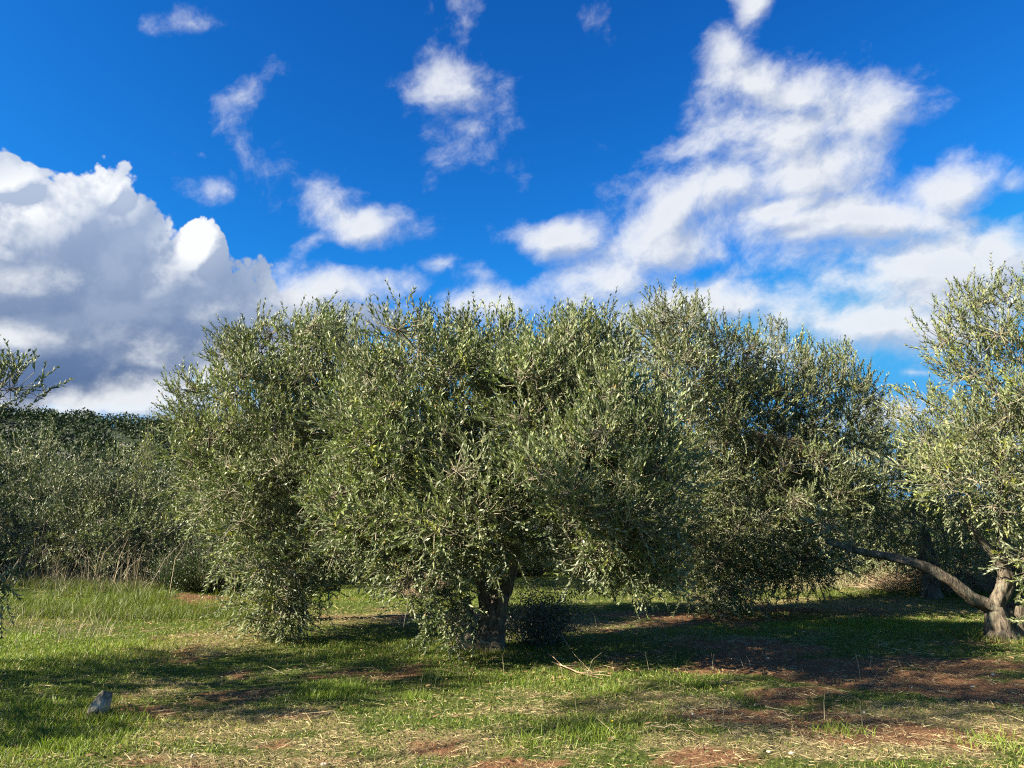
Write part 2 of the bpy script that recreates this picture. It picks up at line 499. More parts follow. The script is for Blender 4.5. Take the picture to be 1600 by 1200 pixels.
# ------------------------------------------------------------------ leaves and wood
def leaf_quads(base, d, n, L, w, fold=.12, bend=None):
    """diamond leaves, folded on the midrib; n is the upper face"""
    n = norm(n - d * np.sum(n * d, 1, keepdims=True))
    s = np.cross(d, n)
    mid = base + d * (L * .48)[:, None]
    if bend is not None:
        mid = mid + n * bend[:, None]
    rise = n * (w * fold)[:, None]
    a = mid + s * (w * .5)[:, None] + rise
    b = mid - s * (w * .5)[:, None] + rise
    tip = base + d * L[:, None]
    V = np.stack([base, a, tip, b], 1).reshape(-1, 3)
    k = np.arange(len(base)) * 4
    F = np.stack([k, k + 1, k + 2, k + 3], 1)
    return V, F

def tubes(paths, radii, sides):
    """paths: list of (n,3) arrays, radii: list of (n,) arrays -> verts, quads"""
    VV = []; FF = []; off = 0
    ang = np.linspace(0, 2 * np.pi, sides, endpoint=False)
    for P, R in zip(paths, radii):
        P = np.asarray(P); n = len(P)
        if n < 2: continue
        T = norm(np.gradient(P, axis=0))
        ref = np.array([0, 0, 1.0]) if abs(T[0, 2]) < .9 else np.array([1.0, 0, 0])
        A = norm(np.cross(T, ref)); B = np.cross(T, A)
        ring = P[:, None] + R[:, None, None] * (A[:, None] * np.cos(ang)[None, :, None] + B[:, None] * np.sin(ang)[None, :, None])
        VV.append(ring.reshape(-1, 3))
        k = off + np.arange(n * sides).reshape(n, sides)
        k2 = np.roll(k, -1, 1)
        FF.append(np.stack([k[:-1], k2[:-1], k2[1:], k[1:]], -1).reshape(-1, 4))
        off += n * sides
    return np.concatenate(VV), np.concatenate(FF)

def straight_tubes(P0, P1, P2, r0, r1):
    """many thin three-sided twigs at once through three points each"""
    N = len(P0)
    T = norm(P2 - P0)
    A = norm(np.cross(T, np.array([.31, .22, .92]))); B = np.cross(T, A)
    V = np.zeros((N, 9, 3))
    for j, (P, r) in enumerate(((P0, r0), (P1, (r0 + r1) / 2), (P2, r1))):
        for q in range(3):
            t = 2 * math.pi * q / 3
            V[:, j * 3 + q] = P + (A * math.cos(t) + B * math.sin(t)) * np.reshape(r, (-1, 1))
    k = (np.arange(N) * 9)[:, None, None]
    f = []
    for j in (0, 1):
        for q in range(3):
            f.append([j * 3 + q, j * 3 + (q + 1) % 3, j * 3 + 3 + (q + 1) % 3, j * 3 + 3 + q])
    F = (k + np.array(f)[None]).reshape(-1, 4)
    return V.reshape(-1, 3), F

def rvec(rg, n):
    return norm(rg.normal(size=(n, 3)))

OLIVE_A = np.array([.066, .094, .028]); OLIVE_B = np.array([.170, .200, .068]); OLIVE_Y = np.array([.22, .24, .045])

def pick_clumps(rg, lobes, spacing, zmin=.3, fill=.3):
    """clump centres spread over the outside of a union of ellipsoids (lobes: centre, radii, weight)"""
    C = np.array([l[0] for l in lobes]); Rr = np.array([l[1] for l in lobes])
    area = np.array([(r[0] * r[1] + r[1] * r[2] + r[0] * r[2]) for r in Rr])
    pts = []; outs = []
    N = int(area.sum() * 60 / spacing ** 2)
    which = rg.choice(len(lobes), N, p=area / area.sum())
    dv = rvec(rg, N)
    rad = np.where(rg.random(N) < fill, rg.uniform(.35, .8, N), rg.uniform(.8, 1.0, N))
    rad = rad * (.86 + .30 * vnoise(dv[:, 0] * 2.3 + which * 3.7, dv[:, 2] * 2.3 + dv[:, 1] * 1.9 + 5))
    X = C[which] + dv * Rr[which] * rad[:, None]
    O = norm(dv / Rr[which])
    keep = X[:, 2] > zmin
    for j in range(len(lobes)):
        q = np.linalg.norm((X - C[j]) / Rr[j], axis=1)
        keep &= ~((which != j) & (q < .70))
    nz = vnoise(X[:, 0] * 1.25 + X[:, 2] * .8 + 31, X[:, 1] * 1.2 - X[:, 2] * 1.1 + 7)
    keep &= (nz > .20)
    X = X[keep]; O = O[keep]
    cell = {}
    for x, o_ in zip(X, O):
        k = tuple((x // spacing).astype(int))
        ok = True
        for a in (-1, 0, 1):
            for b in (-1, 0, 1):
                for c_ in (-1, 0, 1):
                    for p in cell.get((k[0] + a, k[1] + b, k[2] + c_), ()):
                        if (p[0] - x[0]) ** 2 + (p[1] - x[1]) ** 2 + (p[2] - x[2]) ** 2 < spacing ** 2:
                            ok = False
        if ok:
            cell.setdefault(k, []).append(x); pts.append(x); outs.append(o_)
    return np.array(pts), np.array(outs)

def grow(rg, stems, clumps, wood=.75):
    """limbs from the stems to every clump: returns node arrays and per-limb paths with radii"""
    P = []; par = []; plen = []; rad_min = []
    for s in stems:                      # s = (points, radii, parent index or -1)
        pts, rs, p0 = s
        prev = p0
        for i, (p, r) in enumerate(zip(pts, rs)):
            P.append(np.array(p, float)); par.append(prev)
            plen.append(0 if prev < 0 else plen[prev] + np.linalg.norm(P[-1] - P[prev]) * .3)
            rad_min.append(r); prev = len(P) - 1
    nstem = len(P)
    top = np.mean([s[0][-1] for s in stems], axis=0)
    order = np.argsort(np.linalg.norm(clumps - top, axis=1))
    paths = []; tipnode = {}
    for ci in order:
        c = clumps[ci]
        A = np.array(P); L = np.array(plen)
        d = np.linalg.norm(A - c, axis=1)
        low = (A[:, 2] < .5) * 2.0
        back = np.maximum(0, A[:, 2] - c[2]) * .5
        j = int(np.argmin(d + .35 * L + low + back))
        p0 = A[j]; D = np.linalg.norm(c - p0)
        n = max(2, int(D / .16))
        side = rg.normal(size=3) * D * .13
        ctrl = p0 + (c - p0) * .45 + np.array([0, 0, .16 * D]) + side
        t = np.linspace(0, 1, n + 1)[1:, None]
        seg = (1 - t) ** 2 * p0 + 2 * t * (1 - t) * ctrl + t ** 2 * c
        seg[:-1] += rg.normal(size=(len(seg) - 1, 3)) * .012
        ids = [j]
        for q in seg:
            P.append(q); par.append(ids[-1]); plen.append(plen[ids[-1]] + np.linalg.norm(q - P[ids[-1]])); rad_min.append(0)
            ids.append(len(P) - 1)
        paths.append(ids)
        tipnode[ci] = ids[-1]
    N = len(P)
    # accumulate properly: a node's load is the sum of its children's
    acc = np.zeros(N); child = [[] for _ in range(N)]
    for k in range(N):
        if par[k] >= 0: child[par[k]].append(k)
    for k in range(N - 1, -1, -1):
        acc[k] = sum(acc[q] for q in child[k]) if child[k] else .0075 ** 2.35
    R = acc ** (1 / 2.35)
    R = np.maximum(R * wood, np.array(rad_min))
    return np.array(P), R, paths, nstem

def bark_tube(rg, pts, rs, sides=18, gnarl=.18):
    """a gnarled trunk or limb: fluted, lumpy, closed at neither end"""
    pts = np.array(pts, float); rs = np.array(rs, float)
    # resample
    seg = np.r_[0, np.cumsum(np.linalg.norm(np.diff(pts, axis=0), axis=1))]
    n = max(6, int(seg[-1] / .05))
    t = np.linspace(0, seg[-1], n)
    # smooth interpolation
    P = np.stack([np.interp(t, seg, pts[:, k]) for k in range(3)], 1); R = np.interp(t, seg, rs)
    for _ in range(4):
        P[1:-1] = (P[:-2] + 2 * P[1:-1] + P[2:]) / 4; R[1:-1] = (R[:-2] + 2 * R[1:-1] + R[2:]) / 4
    V, F = tubes([P], [R], sides)
    V = V.reshape(n, sides, 3)
    ph = rg.random(4) * 6.28
    a = np.linspace(0, 2 * np.pi, sides, endpoint=False)[None]
    tt = t[:, None]
    f = 1 + gnarl * (.55 * np.sin(3 * a + ph[0] + 2.2 * tt) + .35 * np.sin(5 * a + ph[1] - 3.1 * tt) + .14 * np.sin(7 * tt * 2 + ph[2] + 2 * a))
    f = f + gnarl * 1.2 * (vnoise(a * 5 + ph[3] * 9, tt * 11) - .5)
    V = P[:, None] + (V - P[:, None]) * f[..., None]
    return V.reshape(-1, 3), F

def join(parts):
    V = []; F = []; off = 0
    for v, f in parts:
        V.append(v); F.append(f + off); off += len(v)
    return np.concatenate(V), np.concatenate(F)

def shoots(rg, C, O, per, rc, Ls, up=.75, zlow=.5, ztop=3.2, droop=.1):
    """shoot bases, directions, lengths around clump centres"""
    n = len(C)
    k = np.repeat(np.arange(n), per)
    N = len(k)
    g = rg.normal(size=(N, 3)); g = g / np.maximum(1, np.linalg.norm(g, axis=1, keepdims=True) / 1.9)
    B = C[k] + g * rc * np.array([1, 1, .8]) * .62
    hgt = sstep(zlow, ztop * .5, C[k][:, 2]) * sstep(-.75, -.2, O[k][:, 2])
    u = (up * hgt - droop * (1 - hgt))
    d = norm(O[k] * .42 + np.array([0, 0, 1.0]) * u[:, None] + rvec(rg, N) * .80 + norm(g) * .35)
    L = rg.uniform(Ls[0], Ls[1], N)
    return B, d, L, k

def foliage(rg, B, d, L, leafL, leafW, step, tint, yellow, clump_tint):
    """leaves in opposite pairs along curved shoots"""
    N = len(B)
    bendv = np.array([0, 0, 1.0]) * rg.uniform(-.12, .30, N)[:, None] + rvec(rg, N) * .2
    m = int(math.ceil(L.max() / step))
    t = (np.arange(m)[None, :] + .7) * step / L[:, None]
    ok = t < 1.0
    si, ti = np.nonzero(ok)
    tt = t[si, ti][:, None]
    pos = B[si] + d[si] * (tt * L[si][:, None]) + bendv[si] * (tt ** 2 * L[si][:, None])
    dd = norm(d[si] + 2 * tt * bendv[si])
    phase = rg.random(N) * 6.28
    a = phase[si] + ti * 1.5708 + rg.normal(size=len(si)) * .35
    ref = norm(np.cross(dd, np.array([.2, .1, .97]))); ref2 = np.cross(dd, ref)
    outp = []; tips = 1 - .35 * (tt[:, 0] ** 3)
    for sgn in (0, math.pi):
        rdir = ref * np.cos(a + sgn)[:, None] + ref2 * np.sin(a + sgn)[:, None]
        op = rg.uniform(.34, .90, len(si))[:, None]
        ld = norm(dd + rdir * op + rvec(rg, len(si)) * .3 + np.array([0, 0, .12]))
        nn = norm(dd - rdir * .6 + rvec(rg, len(si)) * .25)
        LL = leafL * rg.uniform(.65, 1.15, len(si)) * tips
        WW = leafW * rg.uniform(.75, 1.2, len(si))
        outp.append((pos, ld, nn, LL, WW))
    base = np.concatenate([o_[0] for o_ in outp]); ld = np.concatenate([o_[1] for o_ in outp]); nn = np.concatenate([o_[2] for o_ in outp])
    LL = np.concatenate([o_[3] for o_ in outp]); WW = np.concatenate([o_[4] for o_ in outp])
    # a terminal leaf pair closes each shoot
    V, F = leaf_quads(base, ld, nn, LL, WW, fold=.22, bend=LL * .04)
    s2 = np.concatenate([si, si])
    r = rg.random(len(s2))[:, None]
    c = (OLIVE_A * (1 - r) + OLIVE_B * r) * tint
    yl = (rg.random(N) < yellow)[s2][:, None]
    c = np.where(yl, OLIVE_Y * tint * (.75 + .4 * r), c)
    c = c * clump_tint[s2][:, None] * rg.uniform(.6, 1.4, len(s2))[:, None]
    old = rg.random(len(s2)) < .012
    c[old] = np.array([.30, .22, .06])
    colr = np.repeat(c, 4, 0)
    end = B + d * L[:, None] + bendv * L[:, None]
    midp = B + d * L[:, None] * .5 + bendv * L[:, None] * .25
    return V, F, colr, (B, midp, end)

def olive_tree(name, label, root_xy, stems, lobes, spacing=.42, per=42, rc=.28, Ls=(.16, .34), leafL=.082, leafW=.020, step=.034,
               seed=1, tint=1.0, yellow=.05, sprigs=2, fill=.34, up=.75, group=None, zmin=.35, gnarl=.2, detail=True, extra=None, bare=0, roots=True, join_limbs=False):
    rg = np.random.default_rng(seed)
    X0, Y0 = root_xy; Z0 = float(ground_z(X0, Y0))
    root = empty(name, (X0, Y0, Z0))
    tag(root, label, 'tree', group)
    O0 = np.array([X0, Y0, 0.0])
    lob = [(np.array(c, float) - O0, np.array(r, float)) for c, r in lobes]
    C, O = pick_clumps(rg, lob, spacing, zmin, fill)
    if extra is not None:
        C = np.concatenate([C, np.array([e[0] for e in extra], float) - O0]); O = np.concatenate([O, norm(np.array([e[1] for e in extra], float))])
    up_i = np.nonzero((O[:, 2] > .1) & (rg.random(len(C)) < .28))[0]
    C[up_i] += (O[up_i] * .5 + np.array([0, 0, .6])) * rg.uniform(.08, .30, len(up_i))[:, None]
    P, R, paths, ns = grow(rg, stems, C, .42 if join_limbs else .75)
    # trunk: the stems as gnarled tubes
    parts = []; off = 0
    for (pts, rs, p0) in stems:
        n = len(pts)
        pp = [P[i] for i in range(off, off + n)]; rr = list(rs) if join_limbs else [max(R[i] * .9, rs[i - off]) for i in range(off, off + n)]
        if p0 > 0 and n > 1: pp = [P[p0 - 1] * .5 + P[p0] * .5, P[p0]] + pp; rr = [rr[0] * .95, rr[0] * 1.05] + rr
        parts.append(bark_tube(rg, pp, rr, 20 if detail else 9, gnarl)); off += n
    if roots and detail:
        b0 = np.array(stems[0][0][0]); r0 = stems[0][1][0]
        for q in range(6):
            a = q * 1.05 + rg.random() * .5
            dv = np.array([math.cos(a), math.sin(a), 0])
            parts.append(bark_tube(rg, [b0 + dv * r0 * .35 + [0, 0, .24], b0 + dv * r0 * .8 + [0, 0, .10], b0 + dv * r0 * 1.35 + [0, 0, .0]], [r0 * .3, r0 * .24, r0 * .1], 8, .2))
    # limbs
    pa = []; ra = []
    for ids in paths:
        Pp = P[ids]; Rp = R[ids].copy(); Rp[0] = min(R[ids[0]], Rp[1] * 1.15)
        if len(Pp) > 3: Pp[1:-1] = (Pp[:-2] + 2 * Pp[1:-1] + Pp[2:]) / 4
        pa.append(Pp); ra.append(Rp)
    VF = tubes(pa, ra, 6 if detail else 4)
    if join_limbs:
        parts.append(VF)
    else:
        mesh_np('limbs', VF[0], VF[1], M_BARK, root, smooth=True)
    V, F = join(parts)
    mesh_np('trunk', V, F, M_BARK, root, smooth=True)
    # crown
    ztop = C[:, 2].max()
    B, d, L, k = shoots(rg, C, O, per, rc, Ls, up, ztop=ztop)
    gp_ = vnoise(B[:, 0] * 3.1 + B[:, 2] * 1.9 + 3, B[:, 1] * 3.1 - B[:, 2] * 2.3 + 11)
    ok = gp_ > .26
    B, d, L, k = B[ok], d[ok], L[ok], k[ok]
    ct = rg.uniform(.68, 1.32, len(C))
    lo = np.nonzero((O[:, 2] < .25) & (C[:, 2] < ztop * .75))[0]
    q = np.repeat(lo, 3)
    Bs = C[q] + rg.normal(size=(len(q), 3)) * rc * .4
    ds = norm(O[q] * np.array([.8, .8, .2]) + np.array([0, 0, -.45]) + rvec(rg, len(q)) * .35)
    B = np.concatenate([B, Bs]); d = np.concatenate([d, ds]); L = np.concatenate([L, rg.uniform(.30, .62, len(q))]); k = np.concatenate([k, q])
    if sprigs:
        hi = np.nonzero((C[:, 2] > ztop * .55) & (O[:, 2] > .15))[0]
        q = np.repeat(hi, sprigs)
        Bs = C[q] + rg.normal(size=(len(q), 3)) * rc * .35
        ds = norm(O[q] * .35 + np.array([0, 0, 1.0]) + rvec(rg, len(q)) * .35)
        B = np.concatenate([B, Bs]); d = np.concatenate([d, ds]); L = np.concatenate([L, rg.uniform(.18, .38, len(q))]); k = np.concatenate([k, q])
    V, F, colr, (b, mi, e) = foliage(rg, B, d, L, leafL, leafW, step, tint, yellow, ct[k])
    mesh_np('crown', V, F, M_OLIVE, root, col=colr)
    # twigs: the stems of the shoots, and what joins them to the limbs
    q = rg.random(len(B)) < (1.0 if detail else .3)
    r_ = np.full(q.sum(), .0028 if detail else .005)
    V1, F1 = straight_tubes(b[q], mi[q], e[q], r_, r_ * .5)
    Ck = C[k][q]
    j = rg.random(len(Ck)) < (.75 if detail else 2)
    m1 = (Ck[j] + b[q][j]) / 2 + rg.normal(size=(j.sum(), 3)) * .03
    V2, F2 = straight_tubes(Ck[j], m1, b[q][j], np.full(j.sum(), .0055 if detail else .008), np.full(j.sum(), .0035))
    bits = [(V1, F1), (V2, F2)]
    if bare:
        nb = bare
        kk = rg.integers(0, len(C), nb)
        b0 = C[kk] + rg.normal(size=(nb, 3)) * .015
        dd = norm(O[kk] + rvec(rg, nb) * .9 + np.array([0, 0, -.1])); ll = rg.uniform(.25, .6, nb)[:, None]
        bits.append(straight_tubes(b0, b0 + dd * ll * .5 + rvec(rg, nb) * .03, b0 + dd * ll + rvec(rg, nb) * .05, np.full(nb, .005), np.full(nb, .0025)))
    V, F = join(bits)
    mesh_np('twigs', V, F, M_TWIG, root)
    return root, C

def lobe(px, py, Y, rx, ry, ry_depth):
    """ellipsoid of foliage centred on the sight line at depth Y; half-width and half-height given at that depth"""
    c = at(px, py, Y); k = Y / F_PX
    return ((c.x, c.y, c.z), (rx * k, ry_depth, ry * k))
def rel(px, py, Y, root):
    c = at(px, py, Y)
    return (c.x - root[0], c.y - root[1], c.z)
#@@TREES

# ---- T1: the main tree in the middle
r1 = gp(768, 1012)
R1 = lambda px, py, Y: rel(px, py, Y, r1)
stems1 = [([(0, 0, -.12), (-.02, 0, .02), (0.0, 0, .30), R1(782, 925, r1[1]), R1(800, 870, r1[1] - .05), R1(812, 800, r1[1] - .05)], [.22, .20, .155, .135, .12, .10], -1),
          ([R1(755, 905, r1[1] + .05), R1(735, 850, r1[1] + .1)], [.10, .08], 2),
          ([(-.22, .05, -.1), R1(727, 985, r1[1] + .05), R1(728, 955, r1[1] + .05), R1(722, 930, r1[1] + .05)], [.16, .13, .11, .10], -1)]
L1 = [lobe(650, 660, 9.2, 115, 130, 1.2), lobe(692, 612, 9.4, 64, 76, .9), lobe(622, 632, 9.6, 58, 78, .8), lobe(850, 642, 8.8, 72, 100, 1.1), lobe(920, 624, 9.0, 52, 98, .9),
      lobe(795, 625, 9.5, 50, 75, .8), lobe(625, 780, 8.9, 105, 85, .9), lobe(760, 775, 8.3, 115, 90, .75), lobe(900, 785, 7.6, 110, 95, .8),
      lobe(970, 725, 8.1, 85, 100, .9), lobe(740, 710, 8.6, 110, 80, 1.0), lobe(955, 835, 8.1, 62, 48, .5)]
ex1 = [(tuple(at(*p)), o_) for p, o_ in [((1000, 870, 7.7), (.6, -.3, .1)), ((1025, 895, 7.7), (.9, -.2, 0)), ((955, 860, 7.8), (.3, -.5, 0)), ((640, 900, 8.3), (-.3, -.3, -.6)),
      ((690, 925, 8.6), (-.2, -.3, -.7)), ((700, 965, 8.7), (-.3, -.3, -.6)),
      ((885, 530, 9.1), (0, 0, 1)), ((932, 520, 9.1), (.1, 0, 1)), ((660, 525, 9.3), (0, 0, 1)), ((720, 515, 9.3), (0, 0, 1)), ((790, 520, 9.3), (0, 0, 1))]]
t1, _ = olive_tree('olive_tree', 'large bushy olive tree in the middle of the meadow with a thick forked trunk', r1, stems1, L1, spacing=.36, per=56, seed=3, extra=ex1, bare=200, fill=.5)

# ---- T2: the tree on its left, boughs hanging to the grass
r2 = gp(455, 973)
R2 = lambda px, py, Y: rel(px, py, Y, r2)
stems2 = [([(0, 0, -.1), (0, 0, .1), (-.03, 0, .5), (.05, 0, .95), (.1, .05, 1.5)], [.24, .19, .15, .13, .11], -1)]
L2 = [lobe(435, 665, 11.2, 98, 105, 1.1), lobe(500, 590, 11.2, 52, 75, .9), lobe(370, 735, 11.0, 65, 85, 1.0), lobe(455, 790, 10.6, 95, 105, 1.0), lobe(400, 600, 11.4, 60, 60, .7),
      lobe(440, 910, 10.2, 52, 62, .5), lobe(515, 845, 10.4, 50, 45, .5), lobe(330, 660, 11.2, 40, 45, .5), lobe(555, 640, 11.6, 50, 90, .8), lobe(450, 890, 9.9, 48, 60, .35)]
ex2 = [(tuple(at(*p)), o_) for p, o_ in [((440, 965, 10.1), (0, -.3, -.7)), ((460, 950, 10.2), (.2, -.3, -.6)), ((415, 945, 10.1), (-.2, -.3, -.6)), ((300, 610, 11.2), (-.8, 0, .5)), ((365, 560, 11.3), (-.2, 0, 1)),
      ((395, 545, 11.3), (0, 0, 1)), ((480, 525, 11.2), (-.1, 0, 1)), ((520, 508, 11.2), (.1, 0, 1)), ((290, 650, 11.2), (-.8, 0, .2))]]
olive_tree('olive_tree', 'olive tree with a low bough hanging to the grass, left of the big middle tree', r2, stems2, L2, spacing=.38, per=44, seed=5, extra=ex2, zmin=.12, tint=.95, yellow=.07, bare=60)

# ---- T3: the tree on its right
r3 = gp(1135, 950)
R3 = lambda px, py, Y: rel(px, py, Y, r3)
stems3 = [([(0, 0, -.1), (0, 0, .1), (.05, 0, .6), (0, 0, 1.1), (.1, 0, 1.6)], [.26, .2, .16, .14, .12], -1)]
Y3 = r3[1]
L3 = [lobe(1038, 556, Y3 - 1.6, 52, 82, .9), lobe(1105, 600, Y3 - .8, 75, 92, 1.0), lobe(1200, 650, Y3 - .4, 95, 90, 1.2), lobe(1300, 660, Y3 - .2, 70, 85, .9), lobe(1180, 770, Y3 - 1.0, 150, 100, 1.2),
      lobe(1320, 740, Y3 - .4, 55, 70, .9), lobe(1110, 880, Y3 - 1.2, 60, 70, .7), lobe(1230, 860, Y3 - .6, 80, 50, .8), lobe(1080, 780, Y3 - 1.2, 80, 110, .9), lobe(1080, 680, Y3 - 1.0, 90, 80, 1.0)]
ex3 = [(tuple(at(*p)), o_) for p, o_ in [((1215, 530, Y3 - .4), (0, 0, 1)), ((1320, 560, Y3 - .2), (.1, 0, 1)), ((1255, 555, Y3 - .3), (0, 0, 1)), ((1350, 600, Y3 - .2), (.5, 0, .8)), ((1110, 945, Y3 - 1.3), (0, -.3, -.7)),
      ((1125, 920, Y3 - 1.3), (.3, -.3, -.6)), ((1285, 580, Y3), (0, 0, 1)), ((1365, 640, Y3 - .2), (.8, 0, .4))]]
t3, _ = olive_tree('olive_tree', 'olive tree with pale dead twigs in its crown, right of the big middle tree', r3, stems3, L3, spacing=.40, per=36, seed=8, extra=ex3, zmin=.3, tint=.88, fill=.22, bare=480)  # tint darkens all its leaves to deepen the shadow at the right rear

def dead_twigs(root, a, b, spread, n, seed):
    """a spray of bare pale twigs in the crown, from a to b"""
    rg = np.random.default_rng(seed)
    o_ = np.array(root.location); A = np.array(at(*a)) - o_; B = np.array(at(*b)) - o_
    st_ = A + rg.normal(size=(n, 3)) * spread * .35 + (B - A) * rg.uniform(0, .5, n)[:, None]
    en = st_ + (B - A) * rg.uniform(.25, .8, n)[:, None] + rg.normal(size=(n, 3)) * spread
    mi = (st_ + en) / 2 + rg.normal(size=(n, 3)) * spread * .2
    V, F = straight_tubes(st_, mi, en, rg.uniform(.004, .008, n), np.full(n, .003))
    tag(mesh_np('dead_twigs', V, F, M_STICK, root), 'bare pale dead twigs')
dead_twigs(t3, (1175, 678, Y3 - 1.75), (1295, 712, Y3 - 1.6), .12, 70, 1)
dead_twigs(t1, (835, 670, r1[1] - 1.15), (822, 735, r1[1] - 1.15), .07, 40, 2)

# ---- T5: leaning tree at the right edge, one limb arching far to the left
r5 = gp(1566, 1003)
R5 = lambda px, py, Y: rel(px, py, Y, r5)
Y5 = r5[1]
stems5 = [([(0, 0, -.12), (0, 0, .05), (-.03, 0, .25), R5(1556, 950, Y5)], [.25, .20, .145, .105], -1),
          ([R5(1528, 945, Y5), R5(1488, 912, Y5 - .05), R5(1440, 886, Y5 - .05), R5(1385, 872, Y5), R5(1335, 864, Y5 + .1), R5(1290, 848, Y5 + .2)], [.085, .07, .06, .052, .042, .03], 3),
          ([R5(1575, 905, Y5), R5(1560, 880, Y5), R5(1566, 840, Y5), R5(1568, 780, Y5), R5(1555, 700, Y5)], [.095, .07, .055, .05, .04], 3),
          ([R5(1540, 855, Y5 - .05), R5(1522, 835, Y5 - .1), R5(1500, 800, Y5 - .1)], [.045, .04, .03], 11),
          ([R5(1600, 950, Y5 + .2), R5(1640, 880, Y5 + .3), R5(1680, 800, Y5 + .4)], [.10, .08, .07], 2),
          ([(.28, .05, -.1), (.26, .04, .1), R5(1592, 950, Y5 + .05)], [.15, .12, .10], -1)]
L5 = [lobe(1565, 585, Y5 + .2, 75, 85, 1.0), lobe(1600, 690, Y5 - .3, 110, 70, .9), lobe(1530, 745, Y5 - .4, 90, 52, .6), lobe(1700, 660, Y5, 150, 140, 1.4), lobe(1500, 660, Y5 + .6, 70, 60, .6),
      lobe(1668, 900, Y5 - .8, 60, 60, .5), lobe(1620, 525, Y5 + .4, 90, 55, .7)]
ex5 = [(tuple(at(*p)), o_) for p, o_ in [((1478, 535, Y5), (-.9, 0, .4)), ((1500, 500, Y5 + .1), (-.6, 0, .8)), ((1538, 475, Y5 + .1), (-.3, 0, 1)), ((1575, 465, Y5 + .2), (0, 0, 1)), ((1330, 850, Y5 + .1), (-.8, -.2, -.1)), ((1300, 830, Y5 + .2), (-.8, 0, .1)),
      ((1480, 760, Y5 - .6), (-.9, -.2, 0)), ((1460, 740, Y5 - .5), (-.9, -.2, .1))]]
olive_tree('olive_tree', 'olive tree at the right edge with a hollow trunk and one limb arching left', r5, stems5, L5, spacing=.41, per=24, seed=12, extra=ex5, zmin=.3, tint=1.0, yellow=.25, fill=.12, bare=160, Ls=(.18, .36), gnarl=.22, join_limbs=True)

# ---- T9: tree just beyond the left edge, only its tips reach into the picture
r9 = (-7.6, 5.8)
L9 = [((-7.3, 6.6, 2.5), (1.5, 1.2, 1.1)), ((-7.9, 5.6, 2.9), (1.7, 1.3, 1.2)), ((-7.3, 5.2, 1.7), (1.5, 1.2, .9)), ((-6.8, 5.5, 2.4), (1.2, .9, 1.0))]
ex9 = [(tuple(at(*p)), o_) for p, o_ in [((-5, 605, 7.6), (.6, 0, .5)), ((15, 612, 7.6), (.9, 0, .4)), ((-30, 640, 7.6), (.6, 0, .4)), ((-28, 915, 7.6), (.4, -.2, -.4))]]
stems9 = [([(0, 0, -.1), (0, 0, .1), (.08, 0, .6), (.0, .1, 1.2)], [.26, .2, .16, .13], -1)]
olive_tree('olive_tree', 'shaded olive tree at the left edge, only its nearest branch tips in view', r9, stems9, L9, spacing=.52, per=26, seed=17, extra=ex9, tint=.9, fill=.1)

# ---- trees further back
def back_tree(label, px, Y, lobes, seed, tint=1.0, yellow=.04, extra=None, spacing=.58, per=27, leafL=.085, leafW=.022, fill=.34, bare=40):
    x = at(px, 800, Y).x
    st_ = [([(0, 0, -.1), (0, 0, .1), (.05, 0, .7), (0, 0, 1.3)], [.24, .18, .15, .12], -1)]
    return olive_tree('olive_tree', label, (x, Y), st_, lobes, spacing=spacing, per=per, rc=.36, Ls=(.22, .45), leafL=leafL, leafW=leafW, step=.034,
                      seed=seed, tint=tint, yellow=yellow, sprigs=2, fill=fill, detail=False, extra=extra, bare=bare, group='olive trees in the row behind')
back_tree('shade-tinted olive tree behind the tall dry grass, farthest left with a rounded top', 70, 17.5,
          [lobe(40, 790, 17.5, 85, 72, 1.5), lobe(80, 742, 17.6, 42, 42, 1.0), lobe(-60, 785, 17.5, 100, 80, 1.6), lobe(120, 830, 17.0, 110, 60, 1.3), lobe(0, 860, 17.0, 120, 40, 1.2)], 21, tint=.56)  # low tint puts the shade on this tree into its leaf colour
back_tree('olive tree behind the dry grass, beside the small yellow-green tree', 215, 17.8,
          [lobe(195, 805, 17.8, 68, 65, 1.4), lobe(172, 762, 18.0, 34, 34, .9), lobe(250, 825, 17.6, 50, 48, 1.1), lobe(220, 850, 17.2, 90, 45, 1.2)], 22, tint=.60)  # leaf colour darkened here too, standing in for shade
back_tree('olive tree seen dark under the middle tree, left of its trunk', 640, 18.5,
          [lobe(600, 790, 18.5, 130, 90, 1.8), lobe(700, 800, 18.5, 120, 80, 1.8), lobe(520, 830, 18.2, 80, 60, 1.3)], 23, tint=.9)
back_tree('olive tree far behind the middle tree, its short dark trunk showing on the right', 1060, 18.5,
          [lobe(1040, 760, 18.5, 130, 90, 1.8), lobe(1120, 800, 18.5, 100, 60, 1.6), lobe(940, 790, 18.5, 90, 60, 1.5)], 24, tint=.9)
back_tree('dense dark olive tree behind the arching limb', 1290, 19.0,
          [lobe(1250, 800, 19.0, 120, 85, 1.8), lobe(1345, 760, 18.5, 100, 85, 1.7), lobe(1300, 860, 18.0, 110, 40, 1.3)], 25, tint=.9)
back_tree('olive tree with a thin airy top, between the right neighbour and the edge tree', 1440, 15.5,
          [lobe(1430, 720, 15.5, 50, 60, 1.2), lobe(1480, 760, 15.6, 85, 75, 1.4), lobe(1410, 780, 15.4, 80, 70, 1.3), lobe(1500, 840, 15.6, 90, 50, 1.2)], 26, tint=1.05, yellow=.1)
back_tree('olive tree behind the edge tree at the far right', 1620, 17.5,
          [lobe(1590, 750, 17.5, 115, 95, 1.8), lobe(1700, 760, 17.5, 110, 100, 1.8), lobe(1600, 860, 17.2, 120, 50, 1.4)], 27)
back_tree('olive tree in the gap behind the low bough of the left neighbour', 380, 20.0,
          [lobe(400, 780, 20, 120, 80, 1.8), lobe(480, 800, 20, 100, 70, 1.8)], 28, tint=.9)


